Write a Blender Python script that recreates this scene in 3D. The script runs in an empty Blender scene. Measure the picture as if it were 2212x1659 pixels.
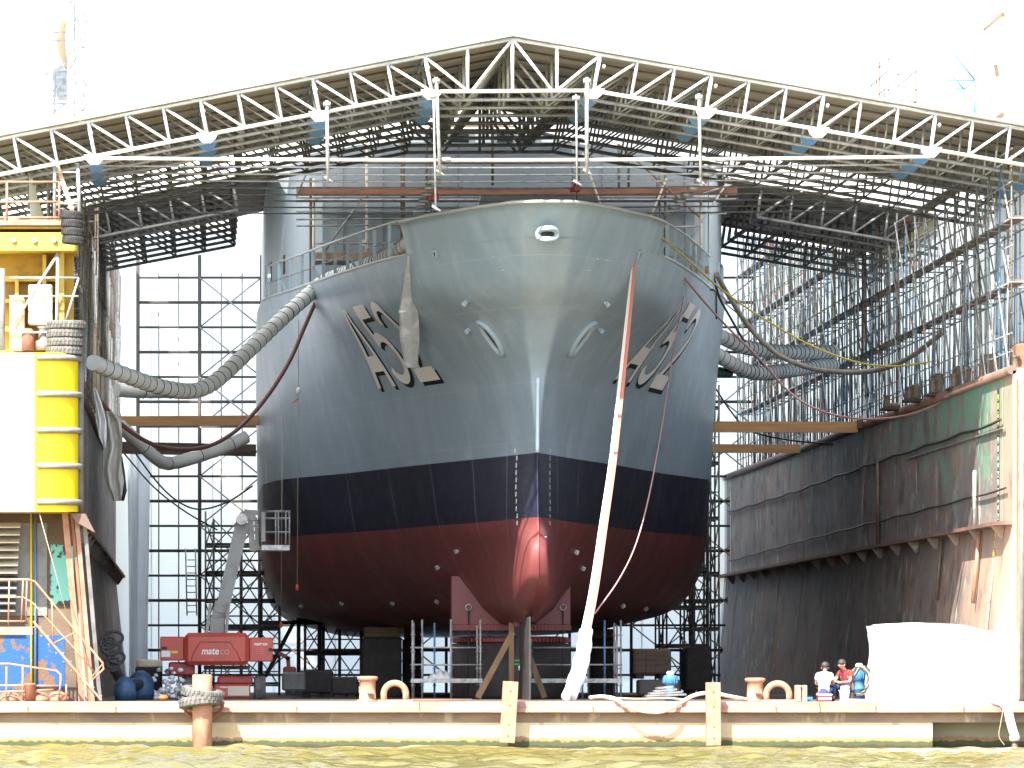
import bpy, math, random
import numpy as np
from mathutils import Vector, Matrix
random.seed(7)
R = math.radians
SC = bpy.context.scene
COL = SC.collection
# ---------------------------------------------------------------- camera
F = 13600.0; VX = 430.0; VY = 1460.0; ZC = 1.96          # focal length in pixels of a 2212 px wide frame, vanishing point of the dock axis, eye height
cam = bpy.data.cameras.new('camera'); cam_o = bpy.data.objects.new('camera', cam); COL.objects.link(cam_o)
cam_o.location = (0, 0, ZC); cam_o.rotation_euler = (R(90), 0, 0)
cam.sensor_width = 36; cam.lens = F / 2212 * 36
cam.shift_x = (1106 - VX) / 2212; cam.shift_y = (VY - 829.5) / 2212
cam.clip_start = 1; cam.clip_end = 6000
SC.camera = cam_o
# ---------------------------------------------------------------- light
SUN_EL, SUN_AZ = 48.0, 27.0                                # the sun stands behind the viewer's left shoulder
W = bpy.data.worlds.new('World'); SC.world = W; W.use_nodes = True
nt = W.node_tree; bg = nt.nodes['Background']
sky = nt.nodes.new('ShaderNodeTexSky'); sky.sky_type = 'NISHITA'; sky.sun_disc = False
sky.sun_elevation = R(SUN_EL); sky.sun_rotation = R(180 + SUN_AZ); sky.air_density = 1.0; sky.dust_density = 1.6; sky.ozone_density = 1.0
nt.links.new(sky.outputs[0], bg.inputs[0]); bg.inputs[1].default_value = 0.15
sl = bpy.data.lights.new('sun', 'SUN'); sl.energy = 4.2; sl.angle = R(0.5); sl.color = (1, .95, .87)
so = bpy.data.objects.new('sun', sl); COL.objects.link(so)
d = Vector((math.sin(R(SUN_AZ)) * math.cos(R(SUN_EL)), math.cos(R(SUN_AZ)) * math.cos(R(SUN_EL)), -math.sin(R(SUN_EL))))
so.rotation_euler = d.to_track_quat('-Z', 'Y').to_euler(); so.location = (-60, -60, 120)
SC.view_settings.view_transform = 'Standard'; SC.view_settings.look = 'None'; SC.view_settings.gamma = 1
SC.view_settings.exposure = 2.0
# ---------------------------------------------------------------- helpers
def X(px, Y): return (px - VX) * Y / F
def Z(py, Y): return ZC - (py - VY) * Y / F
def P(px, py, Y): return Vector((X(px, Y), Y, Z(py, Y)))
def tag(o, label=None, cat=None, group=None, kind=None):
    if label: o['label'] = label
    if cat: o['category'] = cat
    if group: o['group'] = group
    if kind: o['kind'] = kind
    return o
def thing(name, label, cat, loc, group=None):
    o = bpy.data.objects.new(name, None); COL.objects.link(o); o.empty_display_size = .3
    o.location = loc
    return tag(o, label, cat, group)
def wloc(o):
    v = Vector((0, 0, 0))
    while o is not None:
        v = v + o.location; o = o.parent
    return v
class MB:
    def __init__(s): s.v = []; s.f = []; s.m = []; s.sm = []
    def face(s, idx, mi=0, sm=False): s.f.append(idx); s.m.append(mi); s.sm.append(sm)
    def box(s, x0, x1, y0, y1, z0, z1, mi=0):
        b = len(s.v)
        s.v += [(x, y, z) for x in (x0, x1) for y in (y0, y1) for z in (z0, z1)]
        for q in ((0, 1, 3, 2), (4, 6, 7, 5), (0, 4, 5, 1), (2, 3, 7, 6), (0, 2, 6, 4), (1, 5, 7, 3)): s.face([b + i for i in q], mi)
        return s
    def bbox(s, x0, x1, y0, y1, z0, z1, c=.03, mi=0):       # box with chamfered long edges (in every direction)
        xs = (x0, x0 + c, x1 - c, x1); ys = (y0, y0 + c, y1 - c, y1); zs = (z0, z0 + c, z1 - c, z1)
        b = len(s.v); vid = {}
        for i in range(8):
            X_, Y_, Z_ = (i >> 2) & 1, (i >> 1) & 1, i & 1
            for a in range(3):
                p = [xs[2 if X_ else 1], ys[2 if Y_ else 1], zs[2 if Z_ else 1]]
                p[a] = (xs, ys, zs)[a][3 if (X_, Y_, Z_)[a] else 0]
                vid[(X_, Y_, Z_, a)] = len(s.v); s.v.append(tuple(p))
        for a in range(3):
            o = [k for k in range(3) if k != a]
            for val in (0, 1):
                q = []
                for (u, w) in ((0, 0), (1, 0), (1, 1), (0, 1)):
                    c_ = [0, 0, 0]; c_[a] = val; c_[o[0]] = u; c_[o[1]] = w; q.append(vid[(*c_, a)])
                flip = (val == 0) ^ (a == 1)
                s.face(q[::-1] if flip else q, mi)
            for u in (0, 1):
                for w in (0, 1):
                    c0 = [0, 0, 0]; c0[o[0]] = u; c0[o[1]] = w; c1 = list(c0); c0[a] = 0; c1[a] = 1
                    s.face([vid[(*c0, o[0])], vid[(*c1, o[0])], vid[(*c1, o[1])], vid[(*c0, o[1])]], mi)
        for i in range(8):
            c_ = ((i >> 2) & 1, (i >> 1) & 1, i & 1)
            s.face([vid[(*c_, a)] for a in range(3)], mi)
        return s
    def tube(s, p, q, r, n=6, r2=None, mi=0, cap=True):
        p = Vector(p); q = Vector(q); r2 = r if r2 is None else r2
        d = (q - p)
        if d.length < 1e-6: return s
        d.normalize(); a = d.orthogonal().normalized(); c = d.cross(a); b = len(s.v)
        for (o, rr) in ((p, r), (q, r2)):
            for i in range(n):
                t = 2 * math.pi * i / n
                s.v.append(tuple(o + a * (rr * math.cos(t)) + c * (rr * math.sin(t))))
        for i in range(n): s.face([b + i, b + (i + 1) % n, b + n + (i + 1) % n, b + n + i], mi, True)
        if cap: s.face([b + i for i in range(n)][::-1], mi); s.face([b + n + i for i in range(n)], mi)
        return s
    def path(s, pts, r, n=8, mi=0, closed=False, up=(0, 0, 1)):
        pts = [Vector(p) for p in pts]; N = len(pts); b = len(s.v); rs = r if isinstance(r, (list, tuple)) else [r] * N
        a = None
        for k in range(N):
            if closed: t = pts[(k + 1) % N] - pts[k - 1]
            else: t = pts[min(k + 1, N - 1)] - pts[max(k - 1, 0)]
            t.normalize()
            if a is None: a = t.orthogonal().normalized()
            a = (a - t * a.dot(t))
            if a.length < 1e-6: a = t.orthogonal()
            a.normalize(); c = t.cross(a)
            for i in range(n):
                u = 2 * math.pi * i / n
                s.v.append(tuple(pts[k] + a * (rs[k] * math.cos(u)) + c * (rs[k] * math.sin(u))))
        for k in range(N if closed else N - 1):
            k2 = (k + 1) % N
            for i in range(n): s.face([b + k * n + i, b + k * n + (i + 1) % n, b + k2 * n + (i + 1) % n, b + k2 * n + i], mi, True)
        if not closed:
            s.face([b + i for i in range(n)][::-1], mi); s.face([b + (N - 1) * n + i for i in range(n)], mi)
        return s
    def lathe(s, o, prof, n=20, mi=0, axis='z'):
        o = Vector(o); b = len(s.v); m = len(prof)
        for (r, h) in prof:
            for i in range(n):
                t = 2 * math.pi * i / n; c_, s_ = r * math.cos(t), r * math.sin(t)
                s.v.append(tuple(o + (Vector((c_, s_, h)) if axis == 'z' else Vector((c_, -h, s_)) if axis == 'y' else Vector((h, c_, s_)))))
        for k in range(m - 1):
            for i in range(n): s.face([b + k * n + i, b + k * n + (i + 1) % n, b + (k + 1) * n + (i + 1) % n, b + (k + 1) * n + i], mi, True)
        s.face([b + i for i in range(n)][::-1], mi); s.face([b + (m - 1) * n + i for i in range(n)], mi)
        return s
    def prism(s, poly, vec, mi=0):                          # extrude a planar 3-D polygon along vec
        b = len(s.v); n = len(poly); vec = Vector(vec)
        s.v += [tuple(p) for p in poly]; s.v += [tuple(Vector(p) + vec) for p in poly]
        s.face(list(range(b, b + n)), mi); s.face([b + n + i for i in range(n)][::-1], mi)
        for i in range(n): s.face([b + i, b + n + i, b + n + (i + 1) % n, b + (i + 1) % n], mi)
        return s
    def beam(s, p, q, w, h, mi=0, up=(0, 0, 1)):            # rectangular bar from p to q
        p = Vector(p); q = Vector(q); d = (q - p).normalized(); a = d.cross(Vector(up))
        if a.length < 1e-4: a = d.cross(Vector((0, 1, 0)))
        a.normalize(); c = a.cross(d)
        return s.prism([p + a * (w / 2 * i) + c * (h / 2 * j) for i, j in ((-1, -1), (1, -1), (1, 1), (-1, 1))], q - p, mi)
    def grid(s, pts, mi=0, sm=True, flip=False):            # pts[row][col]
        b = len(s.v); n = len(pts[0])
        for r in pts: s.v += [tuple(p) for p in r]
        for i in range(len(pts) - 1):
            for j in range(n - 1):
                q = [b + i * n + j, b + i * n + j + 1, b + (i + 1) * n + j + 1, b + (i + 1) * n + j]
                s.face(q[::-1] if flip else q, mi, sm)
        return s
    def torus(s, c, R_, r, n=24, m=8, axis='z', a0=0, a1=2 * math.pi, mi=0, ex=1.0, mat3=None):
        c = Vector(c); full = abs(a1 - a0) > 6.28; pts = []
        for k in range(n if full else n + 1):
            t = a0 + (a1 - a0) * k / n; u, w = R_ * math.cos(t), R_ * ex * math.sin(t)
            v = Vector((u, w, 0)) if axis == 'z' else Vector((u, 0, w)) if axis == 'y' else Vector((0, u, w))
            pts.append(c + (mat3 @ v if mat3 else v))
        return s.path(pts, r, m, mi, closed=full)
    def build(s, name, mats, parent=None, label=None, origin=None, solid=0, recalc=True):
        if origin is None:
            if parent is not None: origin = wloc(parent)
            else:
                a = np.array(s.v); origin = Vector((float(a[:, 0].mean()), float(a[:, 1].mean()), float(a[:, 2].min())))
        origin = Vector(origin)
        me = bpy.data.meshes.new(name)
        me.from_pydata([tuple(Vector(v) - origin) for v in s.v], [], s.f)
        mats = mats if isinstance(mats, (list, tuple)) else [mats]
        for m in mats: me.materials.append(m)
        me.polygons.foreach_set('material_index', s.m); me.polygons.foreach_set('use_smooth', s.sm)
        if recalc:
            import bmesh
            bm = bmesh.new(); bm.from_mesh(me); bmesh.ops.recalc_face_normals(bm, faces=bm.faces); bm.to_mesh(me); bm.free()
        me.update()
        o = bpy.data.objects.new(name, me); COL.objects.link(o)
        if parent is not None: o.parent = parent
        else: o.location = origin
        if label: o['label'] = label
        return o
def copy_tree(o, parent=None, dloc=(0, 0, 0)):
    c = o.copy(); COL.objects.link(c)
    if parent is not None: c.parent = parent
    else: c.location = o.location + Vector(dloc)
    for ch in list(o.children): copy_tree(ch, c)
    return c
def T(name, p, q, r, mat, parent, n=6): return MB().tube(p, q, r, n).build(name, mat, parent, recalc=False)
def spline(pts, k=8):                                       # Catmull-Rom through points
    pts = [Vector(p) for p in pts]; out = []
    q = [pts[0] * 2 - pts[1]] + pts + [pts[-1] * 2 - pts[-2]]
    for i in range(1, len(q) - 2):
        for j in range(k):
            t = j / k
            out.append(.5 * ((2 * q[i]) + (q[i + 1] - q[i - 1]) * t + (2 * q[i - 1] - 5 * q[i] + 4 * q[i + 1] - q[i + 2]) * t * t + (3 * q[i] - q[i - 1] - 3 * q[i + 1] + q[i + 2]) * t ** 3))
    out.append(pts[-1]); return out
def pathP(pts):                                             # [(px, py, Y)...]
    return [P(*p) for p in pts]
# ---------------------------------------------------------------- materials
def mat(name, col, rough=.6, metal=0., col2=None, scale=(3, 3, 3), amt=(.45, .65), bump=0., bscale=20., detail=6., spec=.5, coords='Object', col3=None, scale3=(1, 1, 1), amt3=(.55, .7)):
    m = bpy.data.materials.new(name); m.use_nodes = True; t = m.node_tree; b = t.nodes['Principled BSDF']
    b.inputs['Base Color'].default_value = (*col, 1); b.inputs['Roughness'].default_value = rough; b.inputs['Metallic'].default_value = metal
    b.inputs['Specular IOR Level'].default_value = spec
    last = None
    tc = t.nodes.new('ShaderNodeTexCoord')
    def layer(base, c2, sc, am):
        mp = t.nodes.new('ShaderNodeMapping'); mp.inputs['Scale'].default_value = sc
        t.links.new(tc.outputs[coords], mp.inputs[0])
        nz = t.nodes.new('ShaderNodeTexNoise'); nz.inputs['Scale'].default_value = 1; nz.inputs['Detail'].default_value = detail; nz.inputs['Roughness'].default_value = .62
        t.links.new(mp.outputs[0], nz.inputs['Vector'])
        rp = t.nodes.new('ShaderNodeMapRange'); rp.inputs[1].default_value = am[0]; rp.inputs[2].default_value = am[1]
        t.links.new(nz.outputs[0], rp.inputs[0])
        mx = t.nodes.new('ShaderNodeMix'); mx.data_type = 'RGBA'
        t.links.new(rp.outputs[0], mx.inputs[0])
        if base is None: mx.inputs[6].default_value = (*col, 1)
        else: t.links.new(base, mx.inputs[6])
        mx.inputs[7].default_value = (*c2, 1)
        return mx.outputs[2]
    if col2: last = layer(None, col2, scale, amt)
    if col3: last = layer(last, col3, scale3, amt3)
    if last is not None: t.links.new(last, b.inputs['Base Color'])
    if bump:
        nz = t.nodes.new('ShaderNodeTexNoise'); nz.inputs['Scale'].default_value = bscale; nz.inputs['Detail'].default_value = 4
        t.links.new(tc.outputs[coords], nz.inputs['Vector'])
        bp = t.nodes.new('ShaderNodeBump'); bp.inputs['Strength'].default_value = bump; bp.inputs['Distance'].default_value = .05
        t.links.new(nz.outputs[0], bp.inputs['Height']); t.links.new(bp.outputs[0], b.inputs['Normal'])
    return m
def cloth_mat(name, col, trans, col2=None, scale=(.6, .6, .15), amt=(.4, .7), tcol=None, thru=0.):
    m = bpy.data.materials.new(name); m.use_nodes = True; t = m.node_tree; t.nodes.remove(t.nodes['Principled BSDF']); out = t.nodes['Material Output']
    df = t.nodes.new('ShaderNodeBsdfDiffuse'); tr = t.nodes.new('ShaderNodeBsdfTranslucent'); mx = t.nodes.new('ShaderNodeMixShader'); mx.inputs[0].default_value = trans
    df.inputs[0].default_value = (*col, 1); tr.inputs[0].default_value = (*(tcol or col), 1)
    if col2:
        tc = t.nodes.new('ShaderNodeTexCoord'); mp = t.nodes.new('ShaderNodeMapping'); mp.inputs['Scale'].default_value = scale; t.links.new(tc.outputs['Object'], mp.inputs[0])
        nz = t.nodes.new('ShaderNodeTexNoise'); nz.inputs['Scale'].default_value = 1; nz.inputs['Detail'].default_value = 5; t.links.new(mp.outputs[0], nz.inputs['Vector'])
        rp = t.nodes.new('ShaderNodeMapRange'); rp.inputs[1].default_value = amt[0]; rp.inputs[2].default_value = amt[1]; t.links.new(nz.outputs[0], rp.inputs[0])
        cm = t.nodes.new('ShaderNodeMix'); cm.data_type = 'RGBA'; cm.inputs[6].default_value = (*col, 1); cm.inputs[7].default_value = (*col2, 1); t.links.new(rp.outputs[0], cm.inputs[0])
        t.links.new(cm.outputs[2], df.inputs[0]); t.links.new(cm.outputs[2], tr.inputs[0])
    t.links.new(df.outputs[0], mx.inputs[1]); t.links.new(tr.outputs[0], mx.inputs[2])
    if thru:  # open weave: part of the light goes straight through
        tp_ = t.nodes.new('ShaderNodeBsdfTransparent'); m3 = t.nodes.new('ShaderNodeMixShader'); m3.inputs[0].default_value = thru
        t.links.new(mx.outputs[0], m3.inputs[1]); t.links.new(tp_.outputs[0], m3.inputs[2]); t.links.new(m3.outputs[0], out.inputs[0])
    else: t.links.new(mx.outputs[0], out.inputs[0])
    return m
M = {}
M['galv'] = mat('galvanised_steel', (.45, .45, .44), .42, .35, (.24, .24, .23), (5, 5, 5), bump=.05)
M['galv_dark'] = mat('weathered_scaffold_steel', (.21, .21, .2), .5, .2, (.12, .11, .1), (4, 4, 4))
M['galv_rust'] = mat('rusty_scaffold_steel', (.17, .13, .085), .55, .25, (.1, .07, .05), (4, 4, 4))
M['alu'] = mat('aluminium_truss', (.5, .5, .5), .42, .4, (.34, .34, .34), (5, 5, 5))
M['alu_sunlit'] = mat('sunlit_tone_aluminium', (.74, .74, .73), .45, .1, (.6, .6, .6), (5, 5, 5))  # paler copy of the truss aluminium, sunlight put into the colour
M['blue'] = mat('blue_painted_steel', (.08, .22, .42), .45, 0, (.12, .2, .3), (4, 4, 4))
M['redp'] = mat('red_painted_steel', (.34, .04, .035), .5, 0, (.2, .04, .03), (4, 4, 4))
M['orange'] = mat('orange_mark', (.7, .12, .03), .5)
M['plank'] = mat('scaffold_planks', (.2, .13, .08), .7, 0, (.1, .07, .05), (1, 6, 6))
M['toe'] = mat('brown_toe_board', (.3, .13, .07), .65, 0, (.18, .08, .05), (.8, 6, 6))
M['deckdark'] = mat('dark_steel_planks', (.09, .09, .085), .6, .2, (.05, .05, .05), (3, 3, 3))
M['tarp'] = cloth_mat('white_tarpaulin', (.88, .88, .88), .75, (.8, .82, .84), (.35, .35, .08), (.35, .75))
M['tarp_open'] = cloth_mat('open_weave_white_sheeting', (.88, .88, .88), .8, (.8, .82, .84), (.35, .35, .08), (.35, .75), thru=.22)
M['tarp_solid'] = cloth_mat('white_tarpaulin_outer', (.85, .85, .84), .25, (.78, .78, .77), (.35, .35, .2), (.4, .7))
M['diffuser_sheet'] = cloth_mat('added_grey_diffuser', (.66, .67, .67), .5, (.58, .58, .58), (.25, .9, .3), (.4, .68))  # for sheets added to let softened light onto the superstructure
M['supergrey'] = mat('pale_superstructure_paint', (.33, .385, .41), .5, 0, (.29, .34, .365), (.4, .4, .2), (.4, .7))
M['roofsheet'] = cloth_mat('grey_roof_sheet', (.42, .405, .38), .05, (.33, .31, .29), (.25, .9, .3), (.4, .68))
M['rag'] = cloth_mat('dirty_canvas', (.52, .5, .45), .15, (.32, .3, .27), (1.2, 1.2, .5), (.4, .65))
M['timber'] = mat('orange_timber', (.62, .34, .14), .62, 0, (.46, .24, .1), (.6, 8, 8), (.35, .7), bump=.1)
M['timber_dark'] = mat('dark_timber', (.17, .11, .075), .7, 0, (.07, .05, .04), (.6, 8, 8))
M['timber_prop'] = mat('brown_timber', (.3, .19, .1), .7, 0, (.2, .12, .07), (4, 4, .8), (.35, .7))
M['black'] = mat('black_rubber', (.02, .02, .02), .75, 0, (.045, .042, .04), (6, 6, 6), bump=.2)
M['tyre'] = mat('grey_weathered_tyre', (.1, .095, .085), .85, 0, (.2, .185, .16), (5, 5, 5), (.4, .7), bump=.4, bscale=30)
M['dark'] = mat('dark_grimy_steel', (.035, .033, .032), .7, .1, (.06, .045, .04), (2, 2, 2), bump=.1)
M['rust'] = mat('rust_red_steel', (.36, .15, .08), .8, 0, (.2, .08, .05), (1.5, 1.5, 1.5), (.4, .65), bump=.15)
M['pontoon_top'] = mat('pink_rusty_paint', (.42, .22, .15), .75, 0, (.27, .13, .085), (.7, 2, 3), (.4, .7), bump=.15, col3=(.5, .37, .28), scale3=(.4, 1, 2), amt3=(.5, .75))
M['bollard'] = mat('faded_orange_paint', (.44, .215, .13), .7, 0, (.32, .14, .08), (3, 3, 3), (.42, .65), bump=.15, col3=(.5, .34, .25), scale3=(6, 6, 2), amt3=(.55, .75))
M['cream'] = mat('cream_paint', (.72, .66, .52), .6, 0, (.6, .5, .36), (.5, .5, .8), (.45, .7))
M['yellow'] = mat('yellow_paint', (.8, .58, .0), .5, 0, (.74, .5, .01), (.8, .8, .8), (.45, .7), bump=.04)
M['ochre'] = mat('faded_ochre_paint', (.56, .38, .06), .6, 0, (.42, .26, .05), (1.5, 1.5, 1.5), (.42, .66), bump=.08)
M['yellow_dirty'] = mat('dirty_yellow_paint', (.5, .3, .02), .6, 0, (.22, .12, .03), (1.2, 1.2, 1.2), (.45, .7))
M['rubber_grey'] = mat('grey_rubber_fender', (.2, .18, .15), .8, 0, (.3, .27, .22), (3, 3, 3), bump=.15)
M['pipe_grey'] = mat('grey_pipe', (.2, .2, .19), .6, .1, (.13, .12, .11), (2, 2, 2))
M['duct'] = cloth_mat('ventilation_duct_fabric', (.72, .72, .69), .1, (.6, .6, .56), (1.5, 1.5, 1.5))
M['whitehose'] = mat('pale_hose', (.62, .55, .48), .6, 0, (.5, .4, .33), (3, 3, 3))
M['hose_red'] = mat('brown_red_hose', (.14, .055, .045), .6)
M['liftred'] = mat('red_machine_paint', (.55, .075, .05), .42, 0, (.42, .08, .055), (2.2, 2.2, 2.2), (.45, .7), col3=(.46, .17, .13), scale3=(5, 5, 3), amt3=(.6, .75))
M['liftgrey'] = mat('grey_boom_paint', (.27, .26, .24), .5, .1, (.2, .19, .17), (2, 2, 2))
M['white'] = mat('white_paint', (.8, .8, .8), .5)
M['whitemark'] = mat('white_marking_paint', (.74, .74, .72), .6)
M['fadewhite'] = mat('faded_pink_white_paint', (.55, .25, .22), .6)
M['letter'] = mat('beige_letter_paint', (.74, .69, .62), .5, 0, (.68, .63, .56), (.8, .8, .8))
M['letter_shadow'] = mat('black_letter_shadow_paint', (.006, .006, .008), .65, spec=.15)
M['shipgrey'] = mat('ship_grey_paint', (.235, .275, .295), .42, 0, (.21, .25, .27), (.35, .35, .35), (.4, .7), bump=.02, bscale=1.5)
M['shiplight'] = mat('light_grey_ship_paint', (.4, .42, .4), .42, 0, (.35, .36, .34), (.5, .5, .15), (.4, .7))
M['stanchion'] = mat('pale_blue_ship_paint', (.33, .43, .5), .45)
M['fairlead'] = mat('pale_blue_grey_casting', (.29, .355, .395), .4)
M['glass'] = mat('dark_glass', (.02, .025, .03), .12, 0, spec=.8)
M['skin'] = mat('skin', (.42, .23, .15), .55)
M['hair'] = mat('dark_hair', (.03, .025, .02), .6)
M['tshirt'] = mat('white_cotton', (.66, .74, .82), .85, 0, (.58, .66, .75), (9, 9, 9))
M['redshirt'] = mat('dark_red_cotton', (.2, .025, .03), .85, 0, (.14, .02, .02), (9, 9, 9))
M['jeans'] = mat('blue_denim', (.03, .05, .14), .85, 0, (.05, .07, .17), (12, 12, 12))
M['sackblue'] = mat('dark_blue_plastic', (.02, .07, .14), .5, 0, (.015, .04, .08), (4, 4, 4), bump=.3, bscale=12)
M['pumpblue'] = mat('blue_machine_paint', (.05, .2, .42), .4, 0, (.04, .14, .3), (4, 4, 4))
M['cable'] = mat('dark_cable', (.03, .03, .03), .6)
M['cable_tan'] = mat('tan_cable', (.32, .27, .18), .6)
M['yellowline'] = mat('yellow_rope', (.62, .5, .06), .6)
M['pinkline'] = mat('pink_rope', (.5, .26, .24), .6)
M['strapred'] = mat('faded_red_strap', (.52, .16, .11), .7)
M['strappink'] = mat('pale_strap', (.66, .56, .48), .7)
M['plastic'] = cloth_mat('clear_plastic_wrap', (.6, .63, .65), .3, (.8, .82, .83), (3, 3, 1.2), (.48, .62))
M['sheetwhite'] = cloth_mat('white_wrapping_sheet', (.85, .85, .84), .12, (.8, .8, .79), (1, 1, 1))
M['green'] = mat('green_band', (.03, .3, .08), .6)
M['keelred'] = mat('red_antifouling_paint', (.2, .045, .045), .45, 0, (.17, .04, .04), (1, 1, 1))
M['orangecream'] = mat('cream_orange_steel', (.62, .45, .25), .6, 0, (.5, .33, .17), (1, 1, .4))
ZD = Z(1515.5, 170)                                         # height of the dock floor above the water
# ---------------------------------------------------------------- water
def water():
    rng = np.random.RandomState(3)
    xs = np.arange(-8, 28, .13); ys = np.concatenate([np.arange(126, 150, .2), np.arange(150, 171.2, .1)])
    gx, gy = np.meshgrid(xs, ys); h = np.zeros_like(gx)
    for i in range(60):
        lam = .38 * (9 ** rng.rand()); k = 2 * math.pi / lam; a = rng.normal(math.pi / 2, .75); ph = rng.rand() * 6.28
        h += .0066 * lam ** .9 * np.sin(k * (gx * math.cos(a) + gy * math.sin(a)) + ph) * (1 + .5 * np.sin(.11 * gx * math.cos(ph) + .13 * gy + ph))
    h -= .01
    f = np.clip(np.minimum(np.minimum(gx + 8, 27.8 - gx), gy - 126) / 2, 0, 1); h *= f
    m = MB(); m.grid([[(gx[i, j], gy[i, j], h[i, j]) for j in range(len(xs))] for i in range(len(ys))])
    x0, x1, y0, y1 = xs[0], xs[-1], ys[0], ys[-1]; L = 2500
    b = len(m.v); m.v += [(-L, -L, 0), (L, -L, 0), (L, L, 0), (-L, L, 0), (x0, y0, 0), (x1, y0, 0), (x1, y1, 0), (x0, y1, 0)]
    for q in ((0, 1, 5, 4), (1, 2, 6, 5), (2, 3, 7, 6), (3, 0, 4, 7)): m.face([b + i for i in q])
    w = mat('murky_water', (.135, .116, .03), .14, 0, (.175, .15, .045), (.05, .35, 1), (.4, .65), bump=.4, bscale=7, spec=.35)
    o = m.build('water', w, origin=(0, 0, 0)); tag(o, kind='structure')
water()
# ---------------------------------------------------------------- dock floor and pontoon
m = MB(); m.box(-3.05, 21.75, 170.35, 266, ZD - .3, ZD); m.box(-9, -3.05, 170.35, 173.4, ZD - .3, ZD); m.box(21.75, 27, 170.35, 171.0, ZD - .3, ZD)
tag(m.build('dock_floor', mat('dock_floor_steel', (.085, .07, .062), .8, 0, (.14, .1, .08), (.5, .5, .5), bump=.2)), kind='structure')

def weeded(name, base, c2, weed=(.05, .062, .018)):        # painted plating that ends in rust and weed at the waterline
    m_ = mat(name, base, .72, 0, c2, (.35, 1, 1.2), (.42, .68), bump=.12, col3=(.38, .24, .12), scale3=(2.2, 1, .5), amt3=(.6, .74))
    t = m_.node_tree; b = t.nodes['Principled BSDF']; src = b.inputs['Base Color'].links[0].from_socket
    g = t.nodes.new('ShaderNodeNewGeometry'); sp = t.nodes.new('ShaderNodeSeparateXYZ'); t.links.new(g.outputs['Position'], sp.inputs[0])
    nz = t.nodes.new('ShaderNodeTexNoise'); nz.inputs['Scale'].default_value = 5.5; nz.inputs['Detail'].default_value = 6; nz.inputs['Roughness'].default_value = .7
    t.links.new(g.outputs['Position'], nz.inputs['Vector'])
    def edge(h, amp, col, prev):
        ma = t.nodes.new('ShaderNodeMath'); ma.operation = 'MULTIPLY_ADD'; ma.inputs[1].default_value = -amp; t.links.new(nz.outputs[0], ma.inputs[0]); t.links.new(sp.outputs[2], ma.inputs[2])
        mr = t.nodes.new('ShaderNodeMapRange'); mr.inputs[1].default_value = h - amp * .5 - .015; mr.inputs[2].default_value = h - amp * .5 + .015; mr.inputs[3].default_value = 1; mr.inputs[4].default_value = 0; t.links.new(ma.outputs[0], mr.inputs[0])
        mx = t.nodes.new('ShaderNodeMix'); mx.data_type = 'RGBA'; t.links.new(mr.outputs[0], mx.inputs[0]); t.links.new(prev, mx.inputs[6]); mx.inputs[7].default_value = (*col, 1); return mx.outputs[2]
    s1 = edge(.3, .3, (.3, .17, .08), src); s2 = edge(.2, .26, weed, s1); s2 = edge(.08, .24, (.035, .03, .012), s2)
    t.links.new(s2, b.inputs['Base Color']); return m_
M['plating'] = weeded('cream_pontoon_plating', (.62, .5, .32), (.5, .36, .2))
M['plating_shade'] = weeded('shade_toned_pontoon_plating', (.3, .27, .2), (.2, .17, .12))  # darker copy of the plating, the recess's shade put into its colour
pon = thing('floating_dock_pontoon', 'long low cream pontoon of the floating dock with rusty pink rubbing strake above the water', 'pontoon', (8.5, 170, 0))
xj = X(2013, 170.2)
m = MB(); m.box(-12, xj, 170.05, 171.4, -.8, ZD - .565); m.build('hull_plating', M['plating'], pon)
m = MB(); m.box(xj + .003, 30, 171.0, 171.4, -.8, ZD - .565); m.build('recessed_plating', M['plating_shade'], pon, label='weedy recessed plating at the right end, coloured darker for the shade')
def strake_prof(x):
    return [(x, 170.34, ZD), (x, 170.02, ZD), (x, 170.0, ZD - .13), (x, 169.78, ZD - .17), (x, 169.76, ZD - .285), (x, 170.02, ZD - .3), (x, 170.34, ZD - .3)]
for a, b_ in ((-12, X(905, 170)), (X(905, 170) + .02, X(1770, 170)), (X(1770, 170) + .02, 30)):
    m = MB(); m.prism(strake_prof(a), (b_ - a, 0, 0)); m.build('rubbing_strake', M['pontoon_top'], pon)
m = MB(); m.box(-12, 30, 170.03, 170.4, ZD - .562, ZD - .302); m.build('recess_plating', mat('shade_brown_plating', (.27, .19, .13), .75, 0, (.16, .12, .09), (.5, 1, 1.5), (.4, .66), bump=.15, col3=(.42, .32, .22), scale3=(1.5, 1, .6), amt3=(.58, .7)), pon)  # brown darkened to carry the shade under the strake lip
for px in (60, 250, 640, 905, 1280, 1675, 1890, 2080): MB().box(X(px, 170) - .02, X(px, 170) + .02, 169.745, 169.99, ZD - .29, ZD - .135).build('strake_butt_strap', M['rust'], pon)
# fender posts hung on the pontoon
def post(name, label, pts, w, d, mt, cap=None):
    (xa, ya), (xb, yb) = pts; Y = 169.45
    o = thing(name, label, 'fender post', P(xb, yb, Y))
    MB().beam(P(xb, yb, Y), P(xa, ya, Y), w, d, up=(0, 1, 0)).build('timber', mt, o)
    m = MB()
    for f in (.12, .3, .62, .85):
        p = P(xb, yb, Y).lerp(P(xa, ya, Y), f)
        m.tube(p + Vector((.0, -d / 2 - .02, 0)), p + Vector((0, -d / 2, 0)), .03, 8)
    m.build('bolt', M['rust'], o)
    m = MB(); c = P(xa, ya + 45, Y); m.box(c.x - w * .35, c.x + w * .35, 169.45 + d / 2, 170.3, c.z - .12, c.z + .1); m.build('bracket', M['rust'], o)
post('fender_post', 'pale leaning timber fender post in the middle of the pontoon', ((1103, 1472), (1095, 1604)), .40, .3, M['bollard'])
post('fender_post', 'pale upright fender post between the loop hose and the right mooring bollard', ((1540, 1474), (1541, 1610)), .38, .3, M['bollard'])
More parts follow.
